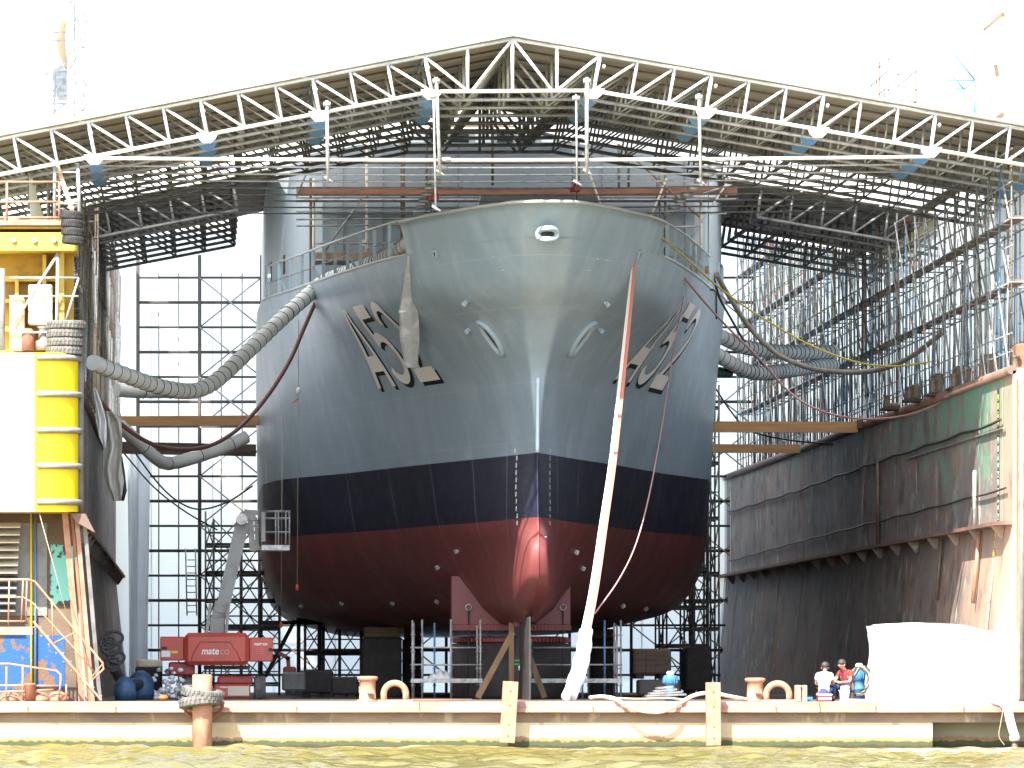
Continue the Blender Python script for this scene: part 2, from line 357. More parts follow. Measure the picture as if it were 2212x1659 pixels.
pile = thing('mooring_pile', 'round steel mooring pile wrapped with two old tyres at the pontoon edge', 'mooring pile', P(437, 1640, 169.2))
MB().lathe(P(437, 1640, 169.2), [(.265, -.3), (.265, Z(1459, 169.2) - Z(1640, 169.2)), (.24, Z(1457, 169.2) - Z(1640, 169.2))], 24).build('pile_tube', M['bollard'], pile)
def tyre_mesh(m, c, Ro, w, ax, n=28):                        # one tyre: rounded outer section with an open middle
    prof = [(.58, -.32), (.72, -.5), (.93, -.5), (1.0, -.36), (1.0, .36), (.93, .5), (.72, .5), (.58, .32), (.62, 0)]
    ax = Vector(ax).normalized(); a = ax.orthogonal().normalized(); c_ = ax.cross(a); b = len(m.v); k = len(prof)
    for i in range(n):
        t = 2 * math.pi * i / n; rd = a * math.cos(t) + c_ * math.sin(t)
        for (r, h) in prof: m.v.append(tuple(Vector(c) + rd * (Ro * r) + ax * (w * h)))
    for i in range(n):
        for j in range(k): m.face([b + i * k + j, b + i * k + (j + 1) % k, b + ((i + 1) % n) * k + (j + 1) % k, b + ((i + 1) % n) * k + j], 0, True)
    for i in range(n):                                       # tread blocks
        for s_ in (-1, 1):
            t = 2 * math.pi * (i + (.5 if s_ > 0 else 0)) / n; rd = a * math.cos(t) + c_ * math.sin(t); tn = ax.cross(rd)
            o = Vector(c) + rd * (Ro * 1.005) + ax * (w * .22 * s_)
            q = [o + tn * (Ro * .06 * u) + ax * (w * .16 * v) for u, v in ((-1, -1), (1, -1), (1, 1), (-1, 1))]
            m.prism(q, rd * (Ro * .03))
    return m
t1 = tyre_mesh(MB(), P(438, 1497, 169.2) + Vector((.0, 0, 0)), .56, .26, (.16, -.1, 1)).build('tyre', M['tyre']); tag(t1, 'upper tyre slung round the mooring pile', 'tyre', 'tyres round the mooring pile')
t2 = tyre_mesh(MB(), P(432, 1517, 169.2) + Vector((.0, 0, 0)), .57, .26, (-.1, .12, 1)).build('tyre', M['tyre']); tag(t2, 'lower tyre slung round the mooring pile', 'tyre', 'tyres round the mooring pile')
m = MB()
for s_ in (-1, 1):
    pts = [P(438 + s_ * 44, 1518, 169.3), P(438 + s_ * 38, 1535, 169.6), P(438 + s_ * 22, 1552, 169.9), P(438 + s_ * 6, 1560, 170.02)]
    m.path(spline(pts, 6), .05, 6)
tag(m.build('chain_sling', M['rust']), 'rusty chain sling hanging below the tyres on the round pile', 'chain')
# bollards, chocks and blocks on the pontoon edge
def bollard(px, py_top, label):
    Y = 170.75; c = P(px, 1515.5, Y); c.z = ZD; h = Z(py_top, Y) - ZD
    o = thing('mooring_bollard', label, 'bollard', c, 'mooring bollards on the pontoon')
    MB().lathe(c, [(.3, 0), (.3, .04), (.225, .05), (.215, h - .13), (.26, h - .11), (.285, h - .06), (.27, h - .015), (.2, h)], 24).build('post', M['bollard'], o)
    MB().box(c.x - .02, c.x + .16, c.y - .33, c.y - .2, ZD + .22, ZD + .27).build('horn', M['bollard'], o)
bollard(794, 1460.5, 'cylindrical orange mooring bollard left of the keel post')
bollard(1631, 1464, 'cylindrical orange mooring bollard beside the seated people')
def chock(pxa, pxb, py, label):
    Y = 170.62; ca = P((pxa + pxb) / 2, 1515.5, Y); w = (pxb - pxa) * Y / F / 2; r = .088
    o = thing('mooring_chock', label, 'mooring chock', (ca.x, Y, ZD), 'ring chocks on the pontoon')
    h = Z(py, Y) - ZD; pts = [(ca.x - w + r, Y, ZD), (ca.x - w + r, Y, ZD + h - w)]
    pts += [(ca.x - (w - r) * math.cos(t), Y, ZD + h - w + (w - r) * math.sin(t)) for t in np.linspace(.15, math.pi - .15, 16)]
    pts += [(ca.x + w - r, Y, ZD + h - w), (ca.x + w - r, Y, ZD)]
    MB().path(pts, r, 12).build('ring', M['bollard'], o)
    MB().bbox(ca.x - w - .08, ca.x + w + .08, Y - .5, Y + .12, ZD - .02, ZD + .045, .01).build('base_plate', M['pontoon_top'], o)
chock(822, 884, 1468.5, 'arched ring chock beside the left mooring bollard')
chock(1648, 1712, 1469.5, 'arched ring chock beside the right mooring bollard')
o = thing('guide_block', 'split rusty guide block right of the right ring chock', 'guide block', (X(1729, 170.4), 170.4, ZD))
for a, b_ in ((1717, 1729), (1731, 1742)): MB().bbox(X(a, 170.4), X(b_, 170.4), 170.15, 170.6, ZD + .0, Z(1480, 170.4), .015).build('cheek', M['pontoon_top'], o)
MB().tube((X(1729, 170.4), 170.12, Z(1486, 170.4)), (X(1729, 170.4), 170.15, Z(1486, 170.4)), .03, 8).build('bolt', M['dark'], o)
# pale hose looped over the edge
pts = [(1275, 1507, 171.2), (1300, 1505, 170.6), (1326, 1509, 170.0), (1350, 1522, 169.6), (1375, 1533, 169.5), (1405, 1538, 169.48), (1430, 1537, 169.5), (1457, 1526, 169.6), (1480, 1512, 170.0), (1500, 1502, 170.1), (1526, 1497, 170.1), (1550, 1499, 170.1), (1580, 1505, 170.2), (1612, 1511, 170.6)]
tag(MB().path(spline(pathP(pts), 8), .055, 10).build('hose', M['whitehose']), 'pale hose looping down over the pontoon edge beside the right fender post', 'hose')
pts = [(1480, 1512, 170.6), (1440, 1508, 171.0), (1380, 1510, 171.4), (1330, 1508, 171.7)]
tag(MB().path(spline(pathP(pts), 8), .03, 8).build('hose', M['cable_tan']), 'thin tan hose lying on the dock floor behind the pale looping hose', 'hose')
# timber baulk by the ring chock
tag(MB().bbox(X(885, 171), X(1020, 171), 170.9, 171.15, ZD, ZD + .07, .01).build('plank', M['timber_dark']), 'flat dark plank lying right of the left ring chock', 'plank')
# ---------------------------------------------------------------- dock wing walls
def grime(name, base, c2, c3, green=None):
    m_ = mat(name, base, .72, .05, c2, (.14, .14, .3), (.4, .6), bump=.15, bscale=3, col3=c3, scale3=(.8, .8, 1.0), amt3=(.55, .68), detail=9)
    t = m_.node_tree; b = t.nodes['Principled BSDF']; src = b.inputs['Base Color'].links[0].from_socket
    g = t.nodes.new('ShaderNodeNewGeometry')
    for (sc_, lo, hi, c_) in (((.3, .3, .6), .53, .66, (.3, .15, .1)), ((.6, .6, .9), .55, .65, (.085, .08, .08)), ((1.1, 1.1, 1.0), .61, .67, (.5, .46, .4)), ((.45, .45, .8), .6, .67, (.16, .22, .2))):
        mp = t.nodes.new('ShaderNodeMapping'); mp.inputs['Scale'].default_value = sc_; mp.inputs['Location'].default_value = (lo * 40, hi * 70, 3); t.links.new(g.outputs['Position'], mp.inputs[0])
        nz = t.nodes.new('ShaderNodeTexNoise'); nz.inputs['Scale'].default_value = 1; nz.inputs['Detail'].default_value = 7; nz.inputs['Roughness'].default_value = .6; t.links.new(mp.outputs[0], nz.inputs['Vector'])
        r = t.nodes.new('ShaderNodeMapRange'); r.inputs[1].default_value = lo; r.inputs[2].default_value = hi; r.inputs[4].default_value = .75; t.links.new(nz.outputs[0], r.inputs[0])
        mx = t.nodes.new('ShaderNodeMix'); mx.data_type = 'RGBA'; t.links.new(r.outputs[0], mx.inputs[0]); t.links.new(src, mx.inputs[6]); mx.inputs[7].default_value = (*c_, 1); src = mx.outputs[2]
    t.links.new(src, b.inputs['Base Color'])
    if green:
        sp = t.nodes.new('ShaderNodeSeparateXYZ'); t.links.new(g.outputs['Position'], sp.inputs[0])
        nz = t.nodes.new('ShaderNodeTexNoise'); nz.inputs['Scale'].default_value = 1.1; nz.inputs['Detail'].default_value = 9; nz.inputs['Roughness'].default_value = .68
        mp = t.nodes.new('ShaderNodeMapping'); mp.inputs['Scale'].default_value = (.55, .55, .75); t.links.new(g.outputs['Position'], mp.inputs[0]); t.links.new(mp.outputs[0], nz.inputs['Vector'])
        # a green coat survives near the open end and near the top of the upper strake
        a = t.nodes.new('ShaderNodeMapRange'); a.inputs[1].default_value = 172; a.inputs[2].default_value = 206; a.inputs[3].default_value = .12; a.inputs[4].default_value = -.13; t.links.new(sp.outputs[1], a.inputs[0])
        a2 = t.nodes.new('ShaderNodeMapRange'); a2.inputs[1].default_value = 5.5; a2.inputs[2].default_value = 10; a2.inputs[3].default_value = -.22; a2.inputs[4].default_value = .08; t.links.new(sp.outputs[2], a2.inputs[0])
        s1 = t.nodes.new('ShaderNodeMath'); s1.operation = 'ADD'; t.links.new(a.outputs[0], s1.inputs[0]); t.links.new(a2.outputs[0], s1.inputs[1])
        s2 = t.nodes.new('ShaderNodeMath'); s2.operation = 'ADD'; t.links.new(s1.outputs[0], s2.inputs[0]); t.links.new(nz.outputs[0], s2.inputs[1])
        r = t.nodes.new('ShaderNodeMapRange'); r.inputs[1].default_value = .5; r.inputs[2].default_value = .6; t.links.new(s2.outputs[0], r.inputs[0])
        mx = t.nodes.new('ShaderNodeMix'); mx.data_type = 'RGBA'; t.links.new(r.outputs[0], mx.inputs[0]); t.links.new(src, mx.inputs[6]); mx.inputs[7].default_value = (*green, 1)
        t.links.new(mx.outputs[2], b.inputs['Base Color'])
    # the wall colour blends to pale orange towards the open end
    sp = t.nodes.new('ShaderNodeSeparateXYZ'); t.links.new(g.outputs['Position'], sp.inputs[0]); src = b.inputs['Base Color'].links[0].from_socket
    nz = t.nodes.new('ShaderNodeTexNoise'); nz.inputs['Scale'].default_value = 1; nz.inputs['Detail'].default_value = 7; nz.inputs['Roughness'].default_value = .65
    mp = t.nodes.new('ShaderNodeMapping'); mp.inputs['Scale'].default_value = (.6, .6, .6); t.links.new(g.outputs['Position'], mp.inputs[0]); t.links.new(mp.outputs[0], nz.inputs['Vector'])
    a = t.nodes.new('ShaderNodeMapRange'); a.inputs[1].default_value = 171; a.inputs[2].default_value = 200 if not green else 180; a.inputs[3].default_value = .36 if not green else .3; a.inputs[4].default_value = -.25; t.links.new(sp.outputs[1], a.inputs[0])
    s2 = t.nodes.new('ShaderNodeMath'); s2.operation = 'ADD'; t.links.new(a.outputs[0], s2.inputs[0]); t.links.new(nz.outputs[0], s2.inputs[1])
    r = t.nodes.new('ShaderNodeMapRange'); r.inputs[1].default_value = .55; r.inputs[2].default_value = .85 if not green else .75; t.links.new(s2.outputs[0], r.inputs[0])
    mx = t.nodes.new('ShaderNodeMix'); mx.data_type = 'RGBA'; t.links.new(r.outputs[0], mx.inputs[0]); t.links.new(src, mx.inputs[6]); mx.inputs[7].default_value = (.46, .31, .22, 1)
    t.links.new(mx.outputs[2], b.inputs['Base Color'])
    return m_
M['wall_up'] = grime('grimy_dock_wall_paint', (.27, .22, .19), (.17, .155, .15), (.36, .31, .26), (.15, .29, .2))
M['wall_low'] = grime('lower_dock_wall_steel', (.27, .215, .18), (.19, .165, .145), (.33, .26, .21))
M['ledge'] = mat('rusty_ledge', (.22, .125, .09), .75, 0, (.12, .08, .065), (.5, .5, .5), (.4, .65))
RW = 22.12; ZT = Z(800, 171); ZL = Z(1127, 171)
def dock_wall(side, label):
    s_ = 1 if side > 0 else -1; xf = RW if side > 0 else -3.5; xb = xf - .5 * s_ if side > 0 else -2.95
    o = thing('dock_wing_wall', label, 'dock wall', (xf + 2 * s_, 171, ZD))
    Y0, Y1 = (171.1, 265) if side > 0 else (173.2, 265)
    m = MB(); m.prism([(xf, Y0, ZL), (xf + 4 * s_, Y0, ZL), (xf + 4 * s_, Y0, ZT), (xf, Y0, ZT)], (0, Y1 - Y0, 0)); m.build('upper_plating', M['wall_up'], o)
    m = MB(); m.prism([(xf, Y0 + .003, ZL - .003), (xb, Y0 + .003, ZD - .5), (xf + 4 * s_, Y0 + .003, ZD - .5), (xf + 4 * s_, Y0 + .003, ZL - .003)], (0, Y1 - Y0, 0)); m.build('lower_plating', M['wall_low'], o)
    lw = .42 if side > 0 else .4
    m = MB(); m.box(min(xf - lw * s_, xf - .004 * s_), max(xf - lw * s_, xf - .004 * s_), Y0 + 1.2, Y1 - .1, ZL - .07, ZL + .03)
    m.prism([(xf - .004 * s_, Y0 + .1, ZL - .07), (xf - .004 * s_, Y0 + 1.197, ZL - .07), (xf - lw * s_, Y0 + 1.197, ZL - .07), (xf - .2 * s_, Y0 + .1, ZL - .07)], (0, 0, .1))
    m.build('ledge', M['ledge'], o)
    m = MB()
    for Y in np.arange(Y0 + 1.6, Y1 - 1, 5.1): m.prism([(xf - .02 * s_, Y, ZL - .075), (xf - lw * s_ * .95, Y, ZL - .075), (xf - .16 * s_ - .0, Y, ZL - .4), (xf - .07 * s_, Y, ZL - .4)], (0, .03, 0))
    m.build('ledge_bracket', M['wall_low'], o)
    m = MB(); m.path([(xf - .02 * s_, Y0, ZT + .02), (xf - .02 * s_, Y1, ZT + .02)], .13, 10); m.build('top_pipe', M['ledge'], o, label='rusty pipe along the top edge')
    m = MB()
    for Y in np.arange(Y0 + 2.2, Y1, 5.2):
        m.box(min(xf, xf - .01 * s_), max(xf, xf - .01 * s_), Y, Y + .06, ZL + .04, ZT - .1)
    m.build('plate_seam', M['wall_up'], o)
    m = MB()
    for Y in np.arange(Y0 + 3.1, Y1, 9.3): m.prism([(xf - .0 * s_, Y, ZL - .1), (xf - .014 * s_, Y, ZL - .1), (xb - .014 * s_, Y, ZD + .3), (xb, Y, ZD + .3)], (0, .07, 0))
    m.build('stiffener', M['wall_low'], o)
    return o, xf, xb, Y0, Y1
rw, rx, rxb, _, _ = dock_wall(1, 'long grimy dock wall with green patches on the right of the ship')
lw_, lx, lxb, _, _ = dock_wall(-1, 'dark rusty dock wall seen edge on at the left of the ship')
o = thing('drain_column', 'white vertical pipe column at the far end of the right dock wall', 'pipe', (X(1588, 262), 262, ZD))
MB().tube((X(1590, 262), 262, ZD), (X(1590, 262), 262, Z(1062, 262)), .24, 12).build('pipe', M['cream'], o); MB().torus((X(1590, 262), 262, Z(1110, 262)), .26, .04, 16, 6).build('collar', M['galv_rust'], o)
for k, (px0, px1, y0, y1, Y) in enumerate(((2046, 2076, 790, 848, 184), (2106, 2142, 764, 812, 178.5), (2000, 2016, 806, 866, 188), (1950, 1966, 830, 880, 192), (1902, 1924, 870, 905, 198), (2176, 2206, 742, 790, 173.5))):
    lb_ = ['third', '', 'fourth', 'fifth', 'sixth and farthest', ''][k]; o = thing('mooring_winch', f'rusty deck machine on top of the right dock wall, {lb_} from the water' if k not in (1, 5) else ['', 'rusty deck machine second from the sunlit end on top of the right dock wall', '', '', '', 'orange rusty deck machine at the sunlit open end of the right dock wall'][k], 'winch', (X(px0, Y), Y, ZT), 'deck machines on the right dock wall')
    zb_ = ZT + .12; MB().bbox(X(px0, Y) + .25, X(px1, Y) + .3, Y, Y + .7, zb_, Z(y0, Y), .05).build('housing', M['galv_rust' if k != 5 else 'rust'], o); MB().lathe((X(px0, Y) + .2, Y - .1, zb_), [(.14, 0), (.1, .1), (.1, .35), (.15, .4)], 10).build('capstan', M['galv_rust'], o); MB().bbox(X(px0, Y) + .05, X(px1, Y) + .36, Y - .25, Y + .8, zb_ - .06, zb_ + .02, .01).build('bed_plate', M['dark'], o)
# pipes and cables on the right wall
def wall_line(name, label, cat, zs, r, mt, off=.08, Y0=172, Y1=263, sag=0, n=40):
    pts = []
    for i in range(n + 1):
        Y = Y0 + (Y1 - Y0) * i / n; z = np.interp(i / n, np.linspace(0, 1, len(zs)), zs) - sag * abs(math.sin(i * math.pi / 4))
        pts.append((rx - off, Y, z))
    return tag(MB().path(pts, r, 6).build(name, mt), label, cat)
wall_line('cable', 'upper dark cable strung along the right dock wall under its top pipe', 'cable', [9.0, 8.95, 8.8, 8.8], .04, M['cable'], .09, 173, 262, .06)
wall_line('cable', 'lower dark cable along the right dock wall above the ledge', 'cable', [7.1, 7.0, 6.9, 6.75], .03, M['cable'], .08, 172, 262, .04)
wall_line('pipe', 'thin double pipe along the right dock wall near its green end', 'pipe', [8.75, 8.72], .03, M['pipe_grey'], .06, 172.5, 196, 0)
for i, (px, Y, z0, z1, mt, lb) in enumerate(((2118, 177.5, 4.0, 6.0, 'bollard', 'cream vertical pipe below the ledge of the right dock wall'), (0, 178.6, 6.2, 7.8, 'galv', 'grey vertical pipe above the ledge near the sunlit wall end'), (0, 204, 6.2, 9, 'galv_rust', 'rusty vertical pipe in the middle of the right dock wall'), (0, 186.5, 4.2, 6, 'galv_rust', 'tan drain pipe below the ledge of the right dock wall'))):
    tag(MB().tube((rx - .12, Y, z1), (rx - .12 - max(0, 6 - z0) * .09 * (z0 < 6), Y, z0), .06, 8).build('drain_pipe', M[mt]), lb, 'pipe')
def text_mesh(body, size, mt, loc, rot, parent=None, name='lettering', extrude=.004, align='CENTER', bold=0., shear=0., sx=1.):
    c = bpy.data.curves.new('tmp', 'FONT'); c.body = body; c.size = size; c.extrude = extrude; c.align_x = align; c.align_y = 'CENTER'; c.offset = bold; c.shear = shear
    o = bpy.data.objects.new('tmp', c); COL.objects.link(o); dg = bpy.context.evaluated_depsgraph_get(); me = bpy.data.meshes.new_from_object(o.evaluated_get(dg)); bpy.data.objects.remove(o)
    me.name = name; me.materials.clear(); me.materials.append(mt)
    o = bpy.data.objects.new(name, me); COL.objects.link(o)
    if parent is not None: o.parent = parent
    o.location = Vector(loc) - (wloc(parent) if parent is not None else Vector((0, 0, 0))); o.rotation_euler = rot; o.scale = (sx, 1, 1); return o
# depth figures painted on the right wall
M['yellowmark'] = mat('yellow_marking_paint', (.75, .68, .05), .6)
bk = MB(); Ym = 174.2
bk.box(rx - .006, rx + .01, Ym - .22, Ym + .22, ZL + .1, ZT - .35); bk.build('figure_strip', M['dark'], rw, label='dark vertical strip behind the depth figures')
for i, ch in enumerate('M8642M8642M8642'):
    z = ZT - .62 - i * .235
    if z < ZL + .15: break
    text_mesh(ch, .26, M['yellowmark'] if i < 5 else M['whitemark'], (rx - .012, Ym, z), (R(90), 0, R(-90)), rw, 'depth_figure')
tilt = math.atan2(rx - rxb, ZL - ZD)
for i, ch in enumerate(('4', '2', '3M', '8', '6', '4', '2', '2M', '8', '6', '4', '2')):
    z = ZL - .3 - i * .25; x = rx - (ZL - z) * math.tan(tilt) - .045
    text_mesh(ch, .26, M['yellowmark'] if i < 3 else M['whitemark'], (x, Ym + .1, z), (R(90), 0, R(-90)), rw, 'depth_figure')
# bright rim of the right wall's open end
o = thing('wall_end_column', 'sunlit pale column standing at the open end of the right dock wall', 'column', (22.3, 170.9, ZD))
MB().bbox(22.2, 23.2, 170.55, 171.05, ZD, ZT - .2, .05).build('column', M['bollard'], o)
MB().tube((22.28, 170.45, ZD), (22.28, 170.45, ZT - .3), .07, 10).build('pipe', M['pipe_grey'], o)
# ---------------------------------------------------------------- the ship
def cx(Y): return 9.70 - .003 * (Y - 180.5)
HZ=[3.55,4.1,4.8,5.5,6.4,8.36,10.4,12.0,13.0,14.2]
HC=[
[(184,0),(184.6,.15),(186,.25),(188,.35),(190,.5),(194,.9),(200,1.9),(207,3.6),(214,4.2),(240,4.3),(262,2.5)],
[(181.6,0),(181.9,.25),(182.8,.45),(184.5,.62),(187,.8),(191,1.2),(198.5,2.8),(206.5,5.5),(213,6.2),(240,6.2),(262,3.5)],
[(179.95,0),(180.05,.27),(180.9,.46),(183,.62),(186.5,.95),(191,1.75),(198.5,3.6),(206.5,6.2),(213,6.95),(240,6.9),(262,4.5)],
[(179.75,0),(179.84,.22),(180.8,.42),(183,.62),(186.5,1.1),(191.5,2.3),(198.5,4.1),(206.5,6.6),(213,7.25),(240,7.1),(262,5)],
[(180.15,0),(180.4,.12),(181.2,.35),(183,.7),(186.4,1.45),(191.8,2.8),(198.6,4.55),(206.5,6.85),(213,7.4),(240,7.2),(262,5.5)],
[(180.5,0),(180.6,.06),(181.3,.22),(183,.68),(186.4,1.6),(191.8,3.17),(198.6,4.9),(206.5,7.1),(213,7.5),(240,7.3),(262,6)],
[(180.18,0),(180.22,.17),(181,.47),(183,1.1),(186.4,2.1),(191.8,3.65),(198.6,5.4),(206.5,7.25),(213,7.6),(240,7.3),(262,6.2)],
[(178.65,0),(178.71,.38),(179.7,.9),(182.1,1.87),(185.85,2.9),(191.6,4.27),(198.6,5.85),(206.5,7.4),(213,7.65),(240,7.3),(262,6.3)],
[(177.05,0),(177.12,.52),(178.3,1.36),(181.1,2.68),(185.3,3.7),(191.35,4.82),(198.6,6.15),(206.5,7.5),(213,7.65),(240,7.3),(262,6.4)],
[(175.8,0),(175.88,.6),(177.5,1.62),(180.5,2.9),(184.5,4.0),(191,5.25),(198.8,6.5),(206.5,7.6),(213,7.65),(240,7.3),(262,6.5)]]
def pchip(x,y,xq):
    x=np.asarray(x,float);y=np.asarray(y,float);xq=np.asarray(xq,float)
    h=np.diff(x);d=np.diff(y)/h;m=np.zeros_like(y)
    for i in range(1,len(x)-1):
        if d[i-1]*d[i]>0:
            w1=2*h[i]+h[i-1];w2=h[i]+2*h[i-1];m[i]=(w1+w2)/(w1/d[i-1]+w2/d[i])
    m[0]=d[0];m[-1]=d[-1]
    i=np.clip(np.searchsorted(x,xq)-1,0,len(h)-1)
    t=(xq-x[i])/h[i]
    return (2*t**3-3*t**2+1)*y[i]+(t**3-2*t**2+t)*h[i]*m[i]+(-2*t**3+3*t**2)*y[i+1]+(t**3-t**2)*h[i]*m[i+1]
A=np.array(HC)  # rows,cols,2
TQ=np.concatenate([np.linspace(0,1,8)[:-1],np.linspace(1,8,64)[:-1],np.linspace(8,10,8)])
def row(z):
    cy=[pchip(HZ,A[:,c,0],[z])[0] for c in range(11)]
    cb=[pchip(HZ,A[:,c,1],[z])[0] for c in range(11)]
    t=np.arange(11)
    return pchip(t,cy,TQ),np.maximum(0,pchip(t,cb,TQ))
ZS=np.concatenate([np.linspace(3.55,6.4,24)[:-1],np.linspace(6.4,14.2,36)])
G=[row(z) for z in ZS]
def bb(Y,z):
    i=int(np.clip(np.searchsorted(ZS,z)-1,0,len(ZS)-2));t=(z-ZS[i])/(ZS[i+1]-ZS[i])
    f=lambda g:(np.interp(Y,g[0],g[1]) if Y>=g[0][0] else -(g[0][0]-Y))
    return f(G[i])*(1-t)+f(G[i+1])*t

def hullp(side, Y, z, off=0.):
    def p(Y, z): return Vector((cx(Y) + side * max(0, bb(Y, z)), Y, z))
    e = .12; c = p(Y, z); n = (p(Y + e, z) - p(Y - e, z)).cross(p(Y, min(z + e, 14.2)) - p(Y, z - e))
    n.normalize()
    if n.x * side < 0: n = -n
    return c + n * off, n
def hull_hit(px, py, side=None):
    for Y in np.arange(174, 262, .04):
        z = ZC - (py - VY) * Y / F
        if not 3.55 <= z <= 14.2: continue
        x = X(px, Y) - cx(Y)
        if abs(x) <= bb(Y, z): return (side or (1 if x > 0 else -1)), float(Y), float(z)
    return None
ship = thing('naval_ship', 'big grey naval ship in dock with dark blue waterline band and red bottom', 'ship', (9.6, 181, 3.5))
# hull paint: boot topping and antifouling are painted areas of the shell
hm = bpy.data.materials.new('hull_paint'); hm.use_nodes = True; t = hm.node_tree; B = t.nodes['Principled BSDF']
g = t.nodes.new('ShaderNodeNewGeometry'); sp = t.nodes.new('ShaderNodeSeparateXYZ'); t.links.new(g.outputs['Position'], sp.inputs[0])
def mapr(src, a, b, c, d_):
    n = t.nodes.new('ShaderNodeMapRange'); n.inputs[1].default_value = a; n.inputs[2].default_value = b; n.inputs[3].default_value = c; n.inputs[4].default_value = d_; t.links.new(src, n.inputs[0]); return n.outputs[0]
def mixc(f, a, b):
    n = t.nodes.new('ShaderNodeMix'); n.data_type = 'RGBA'
    if isinstance(f, float): n.inputs[0].default_value = f
    else: t.links.new(f, n.inputs[0])
    for k, v in ((6, a), (7, b)):
        if isinstance(v, tuple): n.inputs[k].default_value = (*v, 1)
        else: t.links.new(v, n.inputs[k])
    return n.outputs[2]
def hnoise(scale, sc=(1, 1, 1), detail=5):
    mp = t.nodes.new('ShaderNodeMapping'); mp.inputs['Scale'].default_value = sc; t.links.new(g.outputs['Position'], mp.inputs[0])
    n = t.nodes.new('ShaderNodeTexNoise'); n.inputs['Scale'].default_value = scale; n.inputs['Detail'].default_value = detail; n.inputs['Roughness'].default_value = .6; t.links.new(mp.outputs[0], n.inputs['Vector']); return n.outputs[0]
streak = mapr(hnoise(1., (1.5, 1.5, .16)), .42, .64, 0, 1)
gray = mixc(streak, (.26, .332, .385), (.32, .392, .44))
blot = mapr(hnoise(.5), .45, .6, 0, 1); gray = mixc(blot, gray, (.25, .32, .368))
navy = mixc(mapr(hnoise(.8), .4, .7, 0, 1), (.014, .017, .034), (.02, .023, .042))
red = mixc(mapr(hnoise(.7, (1, 1, .5)), .4, .7, 0, 1), (.16, .042, .042), (.2, .05, .047))
c1 = mixc(mapr(sp.outputs[2], 8.355, 8.365, 0, 1), navy, gray)
c2 = mixc(mapr(sp.outputs[2], 6.495, 6.505, 0, 1), red, c1)
# weld seams of the shell plating: strakes at fixed heights, butts at fixed frames
def seam(zs, w, src):
    out = None
    for z in zs:
        a = t.nodes.new('ShaderNodeMath'); a.operation = 'COMPARE'; a.inputs[1].default_value = z; a.inputs[2].default_value = w; t.links.new(src, a.inputs[0])
        if out is None: out = a.outputs[0]
        else:
            m_ = t.nodes.new('ShaderNodeMath'); m_.operation = 'MAXIMUM'; t.links.new(out, m_.inputs[0]); t.links.new(a.outputs[0], m_.inputs[1]); out = m_.outputs[0]
    return out
s1 = seam((8.72, 10.38, 12.4, 13.75), .012, sp.outputs[2]); s2 = seam((183.2, 186.4, 190.2, 194.4, 199.0, 204.), .018, sp.outputs[1])
s3 = seam((5.2, 7.7), .01, sp.outputs[2])
mm = t.nodes.new('ShaderNodeMath'); mm.operation = 'MAXIMUM'; t.links.new(s1, mm.inputs[0]); t.links.new(s2, mm.inputs[1])
md = t.nodes.new('ShaderNodeMath'); md.operation = 'MULTIPLY'; md.inputs[1].default_value = .42; t.links.new(mm.outputs[0], md.inputs[0])
c3 = mixc(md.outputs[0], c2, (.42, .47, .5))
t.links.new(c3, B.inputs['Base Color']); B.inputs['Roughness'].default_value = .34; B.inputs['Specular IOR Level'].default_value = .5
t.links.new(mapr(hnoise(1.2), .3, .7, .32, .44), B.inputs['Roughness'])
bp = t.nodes.new('ShaderNodeBump'); bp.inputs['Strength'].default_value = .14; bp.inputs['Distance'].default_value = .12
ad = t.nodes.new('ShaderNodeMath'); ad.operation = 'MULTIPLY_ADD'; ad.inputs[1].default_value = .15; t.links.new(mm.outputs[0], ad.inputs[0]); t.links.new(hnoise(.75, (1, 1, 1), 2), ad.inputs[2])
t.links.new(ad.outputs[0], bp.inputs['Height']); t.links.new(bp.outputs[0], B.inputs['Normal'])
M['hull'] = hm
m = MB()
for side in (-1, 1):
    m.grid([[(cx(Y) + side * b, Y, z) for Y, b in zip(*row(z))] for z in ZS], flip=side < 0)
n = len(TQ); nz = len(ZS); off = nz * n
Yt, bt = row(14.2)
hull = m.build('hull', hm, ship)
import bmesh
bm = bmesh.new(); bm.from_mesh(hull.data); bmesh.ops.remove_doubles(bm, verts=bm.verts, dist=.002); bmesh.ops.recalc_face_normals(bm, faces=bm.faces); bm.to_mesh(hull.data); bm.free()
m = MB(); m.grid([[(cx(Y) + s_ * max(0, b - .015), Y, 14.19) for s_ in np.linspace(-1, 1, 9)] for Y, b in zip(*row(14.2))], sm=False); m.build('deck', M['shipgrey'], ship)
m = MB(); m.grid([[(cx(Y) + s_ * b, Y, 3.555) for s_ in np.linspace(-1, 1, 9)] for Y, b in zip(*row(3.555))], sm=False); m.build('bottom_plating', hm, ship)
